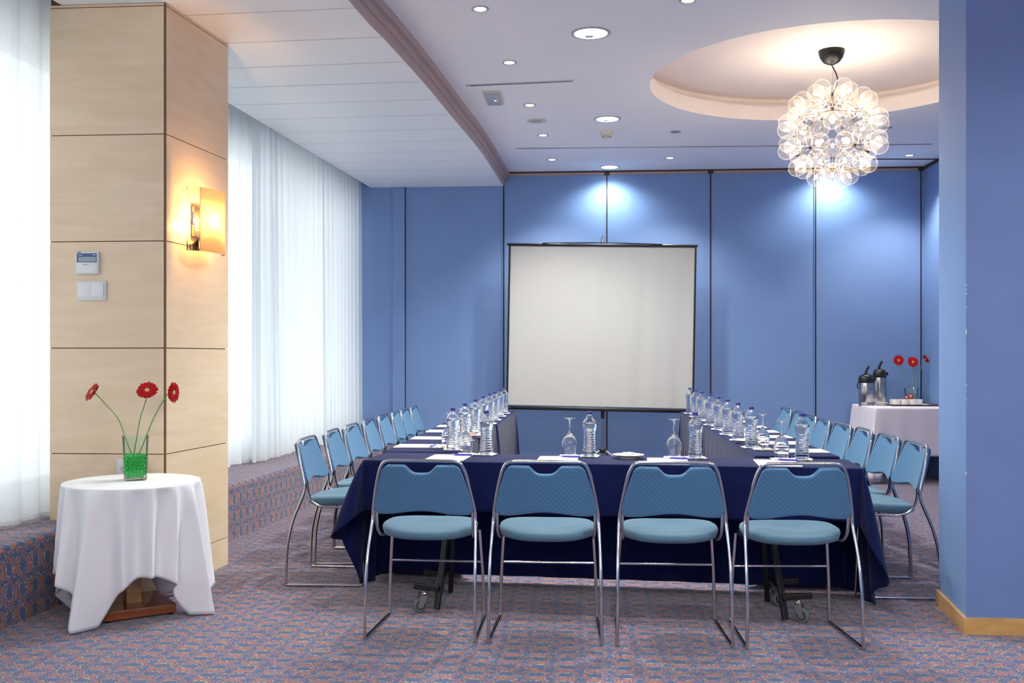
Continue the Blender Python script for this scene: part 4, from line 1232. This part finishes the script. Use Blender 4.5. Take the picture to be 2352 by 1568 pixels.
# ---- sconce
def wallx(y): return P0.x + (y - P0.y) * (P1.x - P0.x) / (P1.y - P0.y)
sy = 5.53
sz = 2.03
t = thing('wall_sconce', 'lit wall lamp with a curved frosted shade on the column side', 'wall lamp', (wallx(sy), sy, sz))
sl = Vector((wallx(sy), sy, sz))
arcp = [(-2.20, 5.35), (-2.165, 5.368), (-2.14, 5.392), (-2.11, 5.44), (-2.092, 5.50), (-2.083, 5.56), (-2.085, 5.62), (-2.100, 5.665), (-2.118, 5.688), (-2.130, 5.692)]
ap = smooth_path([(x, y, 0) for x, y in arcp], 4)
def sheet(pts, z0, z1, name, mat):
    bm = B(); rows = [[(p.x - sl.x, p.y - sl.y, z - sl.z) for p in pts] for z in (z0, (z0 + z1) / 2, z1)]
    grid_mesh(bm, rows); o = link(name, bm, mat, t)
    md = o.modifiers.new('thick', 'SOLIDIFY'); md.thickness = 0.003; return o
sheet(ap[:9], 1.853, 2.208, 'clear_shade_edge', M_['clear'])
sheet(ap[8:], 1.853, 2.208, 'frosted_shade', M_['opal'])
bm = B(); obox(bm, (0.012, 0, 0), (0.012, 0.055, 0.085), Matrix.Rotation(math.atan2(P1.x - P0.x, P1.y - P0.y) * -1, 3, 'Z'), 0.004); link('wall_plate', bm, M_['steel'], t)
bm = B()
tube(bm, smooth_path([(0.02, -0.03, 0.0), (0.04, -0.07, 0.006), (0.035, -0.10, -0.004), (0.05, -0.165, 0.0)], 5), 0.007, 8)
box(bm, 0.048, 0.056, -0.180, -0.168, -0.036, 0.036, 0.001)
box(bm, 0.040, 0.052, -0.176, -0.170, 0.022, 0.034, 0.001); box(bm, 0.040, 0.052, -0.176, -0.170, -0.034, -0.022, 0.001)
link('shade_clip', bm, M_['steel'], t)
bm = B(); tube(bm, [(0.082, -0.03, -0.055), (0.082, -0.03, -0.03)], 0.014, 12); tube(bm, [(0.02, 0.0, -0.048), (0.082, -0.03, -0.048)], 0.006, 8); link('lamp_holder', bm, M_['plastic_w'], t)
bm = B(); sphere(bm, (0.082, -0.03, 0.0), 0.026, 3); link('lamp_bulb', bm, emit('sconce_bulb', (255, 194, 118), 300.0), t)

# ================================================================== CEILING FITTINGS
def spot(loc, power, col, size=120, blend=0.6, rad=0.04, parent=None):
    d_ = bpy.data.lights.new('lamp_light', 'SPOT'); d_.energy = power; d_.color = col; d_.spot_size = math.radians(size); d_.spot_blend = blend; d_.shadow_soft_size = rad
    o = bpy.data.objects.new('lamp_light', d_); C.objects.link(o); o.parent = parent; o.location = loc
    return o
def downlight(p, R, label, big, lit=True, group=None, power=None):
    t = thing('downlight', label, 'ceiling light', (p.x, p.y, ZC), 0, group)
    bm = B(); lathe(bm, [(R, 0.0005), (R, -0.004), (R * 0.93, -0.007), (R * 0.85, -0.006), (R * 0.83, -0.0015)], 40, cap0=False, cap1=False); link('trim_ring', bm, M_['ring'], t)
    bm = B(); lathe(bm, [(R * (0.84 if big else 0.70), -0.0025), (0.0, -0.0025)], 32, cap0=False, cap1=False)
    link('lamp_face', bm, (M_['lampc'] if big else M_['lampw']) if lit else M_['unlit'], t, smooth=False)
    if big:
        bm = B(); box(bm, -R * .28, R * .12, R * .30, R * .62, -0.0040, -0.0028); link('reflector_tube', bm, M_['lcd'], t, smooth=False)
    else:
        bm = B(); lathe(bm, [(R * 0.84, -0.003), (R * 0.69, -0.0032)], 32, cap0=False, cap1=False); link('baffle', bm, M_['speaker'], t)
    if lit:
        spot((0, 0, -0.03), power or (P_BIG if big else P_SMALL), (1, 0.93, 0.82) if not big else (0.93, 1.0, 0.95), 150 if big else 110, 0.7, R * 0.7, t)
    return t
bigs = [(1357, 76, 0.125, 'large round downlight nearest the camera, in the middle of the ceiling'), (1395, 273, 0.115, 'large round downlight above the smoke detector'), (1400, 385, 0.110, 'large round downlight close to the back wall, above the screen')]
for px, py, R, lab in bigs: q_ = at_z(px, py, ZC); q_.y = min(q_.y, 10.86); downlight(q_, R, lab, True, power=(30 if py == 385 else None))
q_ = at_z(1905, 385, ZC); q_.y = 10.86
downlight(q_, 0.11, 'large round downlight close to the back wall, behind the bubble chandelier', True, power=30)
sm = [(1103, 20, 1, 'small downlight at the top of the photo, left of the large one'), (1170, 143, 1, 'small downlight just in front of the long ceiling slot'), (1217, 241, 1, 'small downlight beside the rectangular emergency light'), (1247, 310, 1, 'small downlight beyond the round loudspeaker'), (1268, 366, 1, 'small downlight nearest the back wall on the left side'), (1539, 362, 1, 'small downlight near the back wall, above the right end of the screen'), (1552, 302, 0, 'unlit small downlight near the smoke detector, below the recess'), (2089, 356, 1, 'small downlight near the right back corner'), (1580, 0, 1, 'small downlight cut off by the top edge of the photo'), (2036, 293, 0, 'small unlit downlight half hidden by the right of the chandelier')]
for px, py, lit, lab in sm: downlight(at_z(px, py, ZC), 0.052, lab, False, bool(lit), 'small ceiling downlights')
# downlights added out of view to give light from the front
for x, y in ((0.2, -2.4), (2.6, -2.4), (0.2, 0.6), (2.6, 0.6), (0.4, 2.9), (2.8, 3.1)):
    t = downlight(Vector((x, y, ZC)), 0.12, 'added unseen large round downlight behind the camera, %s and %s' % ('left' if x < 1 else 'right', 'far back' if y < -1 else 'midway' if y < 2 else 'near the front table'), True, power=62)
# opal globes added behind the camera, unseen, as fill light for the room
gx = 0
for x, y, nm in ((-0.4, -1.6, 'left'), (2.4, -1.6, 'right')):
    g = thing('added_fill_globe', 'added unseen opal fill globe behind the camera, on the %s' % nm, 'fill lamp', (x, y, ZC), 0, 'added fill globes')
    bm = B(); tube(bm, [(0, 0, 0), (0, 0, -0.45)], 0.006, 8); link('fill_globe_rod', bm, M_['black'], g)
    bm = B(); sphere(bm, (0, 0, -0.62), 0.18, 3); link('fill_globe', bm, emit('fill_globe_glow', (255, 240, 222), P_FILL_GLOBE * 0.35), g)
# linear slots
def slot(pa, pb, w, label, mat=('alu', 'seam')):
    a, b_ = at_z(pa[0], pa[1], ZC), at_z(pb[0], pb[1], ZC); yy = (a.y + b_.y) / 2
    t = thing('linear_vent', label, 'ceiling vent', (a.x, yy, ZC), math.atan2(b_.y - a.y, b_.x - a.x))
    L = (b_ - a).length
    bm = B(); box(bm, 0, L, -w, w, -0.004, 0.001, 0.001); link('frame', bm, M_[mat[0]], t, smooth=False)
    bm = B(); box(bm, 0.04, L - 0.02, 0.0, w * 0.6, -0.005, -0.003); link('slot_gap', bm, M_[mat[1]], t, smooth=False)
slot((1071, 199), (1318, 188), 0.020, 'short grey air slot in the ceiling in front of the emergency light')
slot((1184, 338), (2146, 328), 0.018, 'long thin air slot across the ceiling before the back wall', ('alu', 'groove'))
slot((2008, 363), (2280, 363), 0.022, 'dark ceiling rail near the right back corner', ('seam', 'seam'))
p = at_z(1133, 223, ZC)
t = thing('emergency_light', 'small rectangular emergency light on the ceiling', 'emergency light', (p.x, p.y, ZC))
bm = B(); box(bm, -0.068, 0.068, -0.19, 0.19, -0.016, 0.001, 0.004); link('housing', bm, M_['cream'], t, smooth=False)
bm = B(); box(bm, -0.055, 0.055, -0.175, 0.175, -0.024, -0.014, 0.005); link('lens', bm, M_['lens'], t)
bm = B(); sphere(bm, (0.015, 0.02, -0.0245), 0.010, 2, scale=(1, 1, .3)); link('indicator', bm, emit('orange_indicator', (255, 176, 110), 2.0), t)
p = at_z(1233, 277, ZC)
t = thing('ceiling_loudspeaker', 'round white loudspeaker grille flush in the ceiling', 'loudspeaker', (p.x, p.y, ZC))
bm = B(); lathe(bm, [(0.085, 0.0005), (0.085, -0.004), (0.078, -0.007), (0.058, -0.006), (0.056, -0.003)], 36, cap0=False, cap1=False); link('rim', bm, M_['cream'], t)
bm = B(); lathe(bm, [(0.057, -0.003), (0.0, -0.006)], 30, cap0=False, cap1=False); link('grille', bm, M_['speaker'], t)
p = at_z(1393, 302, ZC)
t = thing('smoke_detector', 'cream smoke detector hanging from the ceiling', 'smoke detector', (p.x, p.y, ZC))
bm = B(); lathe(bm, [(0.058, 0.0), (0.058, -0.018), (0.052, -0.030), (0.047, -0.032)], 32); link('mount', bm, M_['cream'], t)
bm = B(); lathe(bm, [(0.044, -0.030), (0.044, -0.052), (0.036, -0.062), (0.0, -0.064)], 32); link('sensor_head', bm, M_['cream'], t)
bm = B()
for i in range(10):
    a = 2 * PI * i / 10; obox(bm, (0.0435 * math.cos(a), 0.0435 * math.sin(a), -0.050), (0.0012, 0.009, 0.003), Matrix.Rotation(a, 3, 'Z'))
link('sensor_slots', bm, M_['seam'], t, smooth=False)

# ================================================================== CHANDELIER
cp = at_z(1909, 132, ZD)
cp = at_y(1910, 200, CY - 0.02); cc = at_y(1912, 308, CY - 0.02)
t = thing('bubble_chandelier', 'large chandelier of clear glass globe bulbs in the round recess', 'chandelier', (cp.x, cc.y, ZD))
O = Vector((cp.x, cc.y, ZD))
bm = B(); lathe(bm, [(0.0, -0.105), (0.03, -0.100), (0.060, -0.083), (0.082, -0.052), (0.093, -0.020), (0.095, 0.0)], 36); link('ceiling_cup', bm, M_['black'], t)
cz = cc.z - ZD; ctr = Vector((cc.x - O.x, 0, cz))
bm = B(); tube(bm, smooth_path([(-0.01, -0.02, -0.10), (0.03, -0.03, -0.19), (0.035, -0.02, -0.25), (0.012, 0, -0.32), (ctr.x, 0, cz + 0.20)], 5), 0.005, 8); link('flex', bm, M_['black'], t)
bm = B(); tube(bm, [(0.008, 0, -0.10), (ctr.x, 0, cz + 0.28)], 0.0012, 6); link('suspension_wire', bm, M_['steel'], t)
# icosahedron with one face towards the camera
phi = (1 + 5 ** .5) / 2
vs = [Vector(v).normalized() for v in ((-1, phi, 0), (1, phi, 0), (-1, -phi, 0), (1, -phi, 0), (0, -1, phi), (0, 1, phi), (0, -1, -phi), (0, 1, -phi), (phi, 0, -1), (phi, 0, 1), (-phi, 0, -1), (-phi, 0, 1))]
fcs = []
for i in range(12):
    for j in range(i + 1, 12):
        for k_ in range(j + 1, 12):
            if (vs[i] - vs[j]).length < 1.1 and (vs[i] - vs[k_]).length < 1.1 and (vs[j] - vs[k_]).length < 1.1: fcs.append((i, j, k_))
f0 = fcs[0]; n0_ = sum((vs[i] for i in f0), Vector()).normalized()
u0 = (vs[f0[0]] - n0_ * vs[f0[0]].dot(n0_)).normalized()
tocam = (Vector((0, 0, HC)) - (O + ctr)).normalized()
upv = (Vector((0, 0, 1)) - tocam * tocam.z).normalized()
A = Matrix((u0, n0_.cross(u0), n0_)).transposed(); Bm = Matrix((upv, tocam.cross(upv), tocam)).transposed()
RM = Bm @ A.inverted()
vs = [RM @ v for v in vs]
RI = 0.290
edges = {tuple(sorted(e)) for f in fcs for e in ((f[0], f[1]), (f[1], f[2]), (f[0], f[2]))}
bm = B()
for a, b_ in edges: tube(bm, [ctr + vs[a] * RI * 0.97, ctr + vs[b_] * RI * 0.97], 0.0042, 6)
link('frame', bm, basic('frame_metal', (120, 112, 106), 0.5, 0.5), t)
bm = B()
for v in vs: sphere(bm, ctr + v * RI, 0.016, 1)
link('joint_caps', bm, M_['black'], t)
first = True
BR = 0.0635
for f in fcs:
    nf = sum((vs[i] for i in f), Vector()).normalized(); c_ = nf * RI * 0.795
    for i in f:
        dv = (vs[i] * RI - c_).normalized()
        seat = ctr + c_ + dv * 0.085; ax = (nf + dv * 0.10).normalized()
        if first:
            bm = B(); prof = []
            for q in range(17):
                a = -PI / 2 + PI * q / 16 * 1.0
                prof.append((max(BR * math.cos(a), 0.0), 0.100 + BR * math.sin(a)))
            prof = [(0.013, 0.020), (0.014, 0.036), (0.020, 0.047)] + [(r, z) for r, z in prof if z > 0.050 and not (z < 0.1 and r < 0.022)]
            lathe(bm, prof, 28, cap0=False, cap1=False); bulb_me = None
            o = link('globe_bulb', bm, M_['bulb'], t); bulb0 = o
            bm = B(); tube(bm, [(0, 0, -0.005), (0, 0, 0.024)], 0.0155, 14); s0 = link('bulb_socket', bm, M_['chrome'], o)
            bm = B(); sphere(bm, (0, 0, 0.092), 0.012, 1, scale=(1, 1, 1.2)); s1 = link('glowing_filament', bm, M_['filament'], o)
            first = False
        else:
            o = bulb0.copy(); C.objects.link(o); o.parent = t
            for ch in (s0, s1):
                q_ = ch.copy(); C.objects.link(q_); q_.parent = o
        o.rotation_mode = 'QUATERNION'
        o.rotation_quaternion = ax.to_track_quat('Z', 'Y'); o.location = seat

# ================================================================== COFFEE TABLE
KZ = 0.75
ka = at_z(2011.5, 937, KZ)
KX0, KX1, KY0, KY1 = ka.x, XR - 0.035, ka.y, YB - 0.06
def kd(x, y, nx, ny, s):
    c = abs(nx * ny) * 2
    if x > KX1 - 0.03 and nx > 0.3: return 0.46
    dcorner = math.hypot(x - KX0, y - KY0)
    return 0.475 + 0.225 * math.exp(-(dcorner / 0.10) ** 2)
def kfl(x, y, nx, ny, s):
    if ny > 0.3 or x > KX1 - 0.05: return 0.01
    dcorner = math.hypot(x - KX0, y - KY0)
    return 0.02 + 0.04 * math.exp(-(dcorner / 0.15) ** 2) + (0.03 if nx < -0.5 else 0)
def kfo(x, y, nx, ny, s, t):
    dcorner = math.hypot(x - KX0, y - KY0)
    if ny > 0.3: return 0
    return t * math.exp(-dcorner / 0.3) * 0.02 * math.sin(dcorner * 30 + 1.0) if nx < 0.5 else 0
cl = cloth('white_tablecloth', rect_perim(KX0, KX1, KY0, KY1, 0.012, 0.012), KZ, kd, kfl, kfo, M_['pink_cloth'], 'white tablecloth over the coffee table in the right back corner', K=18)
kt = thing('side_table', 'coffee table under a white cloth in the right back corner', 'table', (KX0 + 0.03, KY0 + 0.03, 0))
bm = B(); box(bm, 0, KX1 - KX0 - 0.06, 0, KY1 - KY0 - 0.06, KZ - 0.03, KZ - 0.006); link('table_top', bm, M_['black'], kt, smooth=False)
for x in (0.05, KX1 - KX0 - 0.11):
    for y in (0.05, KY1 - KY0 - 0.11):
        bm = B(); tube(bm, [(x, y, 0), (x, y, KZ - 0.03)], 0.016, 12); link('leg', bm, M_['steel'], kt)
# fold lines pressed into the cloth
def airpot(px, py, yy, h, R, label):
    p = at_y(px, py, yy); p.z = KZ
    t = thing('airpot', label, 'coffee flask', (p.x, p.y, KZ + 0.001), 0.25)
    bm = B(); lathe(bm, [(R, 0.0), (R, 0.002), (R * 0.995, 0.030), (R * 0.985, 0.032), (R, 0.034), (R, h), (R * 0.97, h + 0.004)], 40); link('steel_body', bm, M_['steel'], t)
    bm = B(); lathe(bm, [(R * 1.02, h), (R * 1.06, h + 0.02), (R * 1.02, h + 0.055), (R * 0.85, h + 0.078), (R * 0.45, h + 0.090), (0, h + 0.092)], 40)
    obox(bm, (R * 0.55, -R * 0.75, h + 0.040), (0.030, 0.026, 0.018), Matrix.Rotation(-0.5, 3, 'Z'), 0.008)
    link('pump_lid', bm, M_['black_plastic'], t)
    bm = B(); pts = [(-0.010, 0.0, h + 0.085), (-0.004, 0.0, h + 0.120), (0.012, 0.0, h + 0.150), (0.030, 0.0, h + 0.172)]
    tube(bm, smooth_path(pts, 4), [0.016 - 0.0005 * i for i in range(13)], 10); link('pump_lever', bm, M_['black_plastic'], t)
    bm = B(); s_ = -1 if R * 1 > 0 else 1
    tube(bm, smooth_path([(-R * 1.03, 0, h + 0.02), (-R * 1.28, 0, h - 0.01), (-R * 1.32, 0, h - 0.045), (-R * 1.15, 0, h - 0.055)], 5), 0.006, 8); link('carry_handle', bm, M_['black_plastic'], t)
    bm = B()
    for i in range(5):
        a = -1.30 - 0.25 + i * 0.07; obox(bm, ((R + .0005) * math.cos(a), (R + .0005) * math.sin(a), h * 0.76), (0.0005, 0.0018, 0.003), Matrix.Rotation(a, 3, 'Z'))
    link('printed_mark', bm, M_['seam'], t, smooth=False)
airpot(2020.5, 923, 10.93, 0.288, 0.066, 'taller steel coffee airpot with black pump lid, behind the shorter one')
airpot(1990, 926.5, 10.72, 0.236, 0.078, 'shorter steel coffee airpot with black pump lid, in front')
# saucers stack, tray, cups
p = at_z(2024, 931, KZ)
for i in range(3): make_plate('saucer', ['lowest', 'middle', 'topmost'][i] + ' white saucer of the small stack beside the airpots', (p.x, p.y, KZ + 0.001 + i * 0.006), 0.075, group='saucers beside the airpots')
ty = at_z(2044, 933, KZ).y + 0.05
tx0 = at_z(2046, 932, KZ).x; tx1 = KX1 - 0.01
t = thing('serving_tray', 'brown tray with white cups on the coffee table', 'tray', ((tx0 + tx1) / 2, ty + 0.20, KZ + 0.001))
hx, hy = (tx1 - tx0) / 2, 0.21
bm = B(); box(bm, -hx, hx, -hy, hy, 0.0, 0.006, 0.002)
for (a, b_, c, d_) in ((-hx, hx, -hy, -hy + 0.006), (-hx, hx, hy - 0.006, hy), (-hx, -hx + 0.006, -hy, hy), (hx - 0.006, hx, -hy, hy)): box(bm, a, b_, c, d_, 0.0, 0.016, 0.001)
link('tray_base', bm, M_['tray'], t, smooth=False)
bm = B(); box(bm, -hx + 0.008, hx - 0.008, -hy + 0.008, hy - 0.008, 0.0062, 0.0078); link('tray_paper', bm, M_['paper'], t, smooth=False)
def make_cup(label):
    t = thing('coffee_cup', label, 'cup')
    bm = B(); lathe(bm, [(0.022, 0.0), (0.030, 0.004), (0.038, 0.024), (0.040, 0.056), (0.0375, 0.056), (0.035, 0.026), (0.0, 0.010)], 28, cap1=False); link('cup_body', bm, M_['china'], t)
    bm = B(); tube(bm, smooth_path([(0.037, 0, 0.046), (0.056, 0, 0.044), (0.060, 0, 0.030), (0.050, 0, 0.018), (0.036, 0, 0.018)], 4), 0.0035, 8); link('cup_handle', bm, M_['china'], t)
    return t
cup0 = None
i = 0
for row in range(2):
    for col in range(4):
        if row == 0 and col == 3: continue
        x = tx0 + 0.06 + col * 0.086; y = ty + 0.06 + row * 0.09
        if x + 0.05 > tx1: continue
        lab = 'white coffee cup in the %s row on the tray, %s from its left end' % (['front', 'back'][row], ['first', 'second', 'third', 'fourth'][col])
        if cup0 is None: cup0 = make_cup(lab); cup0.location = (x, y, KZ + 0.009); cup0['group'] = 'coffee cups on the tray'
        else: dup(cup0, (x, y, KZ + 0.009), 0.3 * i, lab, 'coffee cups on the tray')
        i += 1
for i in range(4):
    make_plate('saucer', ['lowest', 'second', 'third', 'topmost'][i] + ' white saucer stacked at the right end of the tray, near the wall edge', (at_z(2126, 921, KZ).x, ty + 0.20, KZ + 0.0085 + i * 0.006), 0.070, group='saucers on the tray')
# teaspoons
for i in range(2):
    bm = B(); tube(bm, [(-0.05, 0, 0.003), (0.03, 0, 0.003)], 0.002, 6); sphere(bm, (0.043, 0, 0.004), 0.012, 2, scale=(1.3, .8, .25))
    o = link('teaspoon', bm, M_['chrome'], None); o.location = (at_z(2104, 925, KZ).x, ty + 0.05 + 0.03 * i, KZ + 0.009); o.rotation_euler = (0, 0, -0.2 - 0.4 * i)
    tag(o, ['front', 'rear'][i] + ' steel teaspoon on the tray between the cups and saucers', 'teaspoon', 'teaspoons on the tray')
# second vase, sachets
vb2 = at_z(2093, 917, KZ); vb2.y = min(vb2.y, YB - 0.14)
vb2 = Vector((at_y(2093, 900, YB - 0.16).x, YB - 0.16, KZ + 0.001))
make_vase(vb2, -0.29, 'green-tinted glass vase with three gerberas on the coffee table', 0.175, 0.055, 0.070)
make_gel(vb2, -0.29, 0.060, 0.055, 0.070, 0.175, 'green gel beads in the vase on the coffee table', 9, 0.8)
y2 = vb2.y
q_ = lambda px, py, dy=0: at_y(px, py, y2 + dy)
make_gerbera(q_(2090, 908), q_(2078, 865), q_(2064, 827), (-0.12, -0.95, 0.12), 'left red gerbera on the coffee table, facing forward', 0.056, 11)
make_gerbera(q_(2093, 908), q_(2096, 870), q_(2097, 831), (0.0, -0.93, 0.25), 'middle red gerbera on the coffee table, facing forward', 0.058, 12)
make_gerbera(q_(2097, 908), q_(2110, 862), q_(2126, 824), (0.85, 0.15, 0.50), 'right red gerbera on the coffee table, turned to the side wall', 0.050, 13)
def sachet(px, py, y, s_, label, mis, tiltx):
    p = at_y(px, py, y)
    t = thing('coffee_sachet', label, 'sachet', (p.x, y, p.z), 0, rot=(-0.25, tiltx, 0))
    bm = B(); box(bm, -s_, s_, -0.004, 0.004, 0, 2 * s_, 0.002); link('packet', bm, M_['sachet'], t)
    bm = B(); box(bm, -s_ * .6, s_ * .6, -0.005, -0.004, s_ * 1.35, s_ * 1.6); box(bm, -s_ * .45, s_ * .5, -0.005, -0.004, s_ * .95, s_ * 1.15); box(bm, -s_ * .3, s_ * .1, -0.005, -0.004, s_ * .4, s_ * .7)
    link('printing', bm, M_['sachet_w'], t, smooth=False)
sachet(2091.5, 916, ty + 0.28, 0.026, 'red coffee sachet standing in front of the small vase', 0, 0.03)
sachet(2083.5, 917, ty + 0.27, 0.020, 'smaller red sachet leaning left of the other', 0, -0.2)
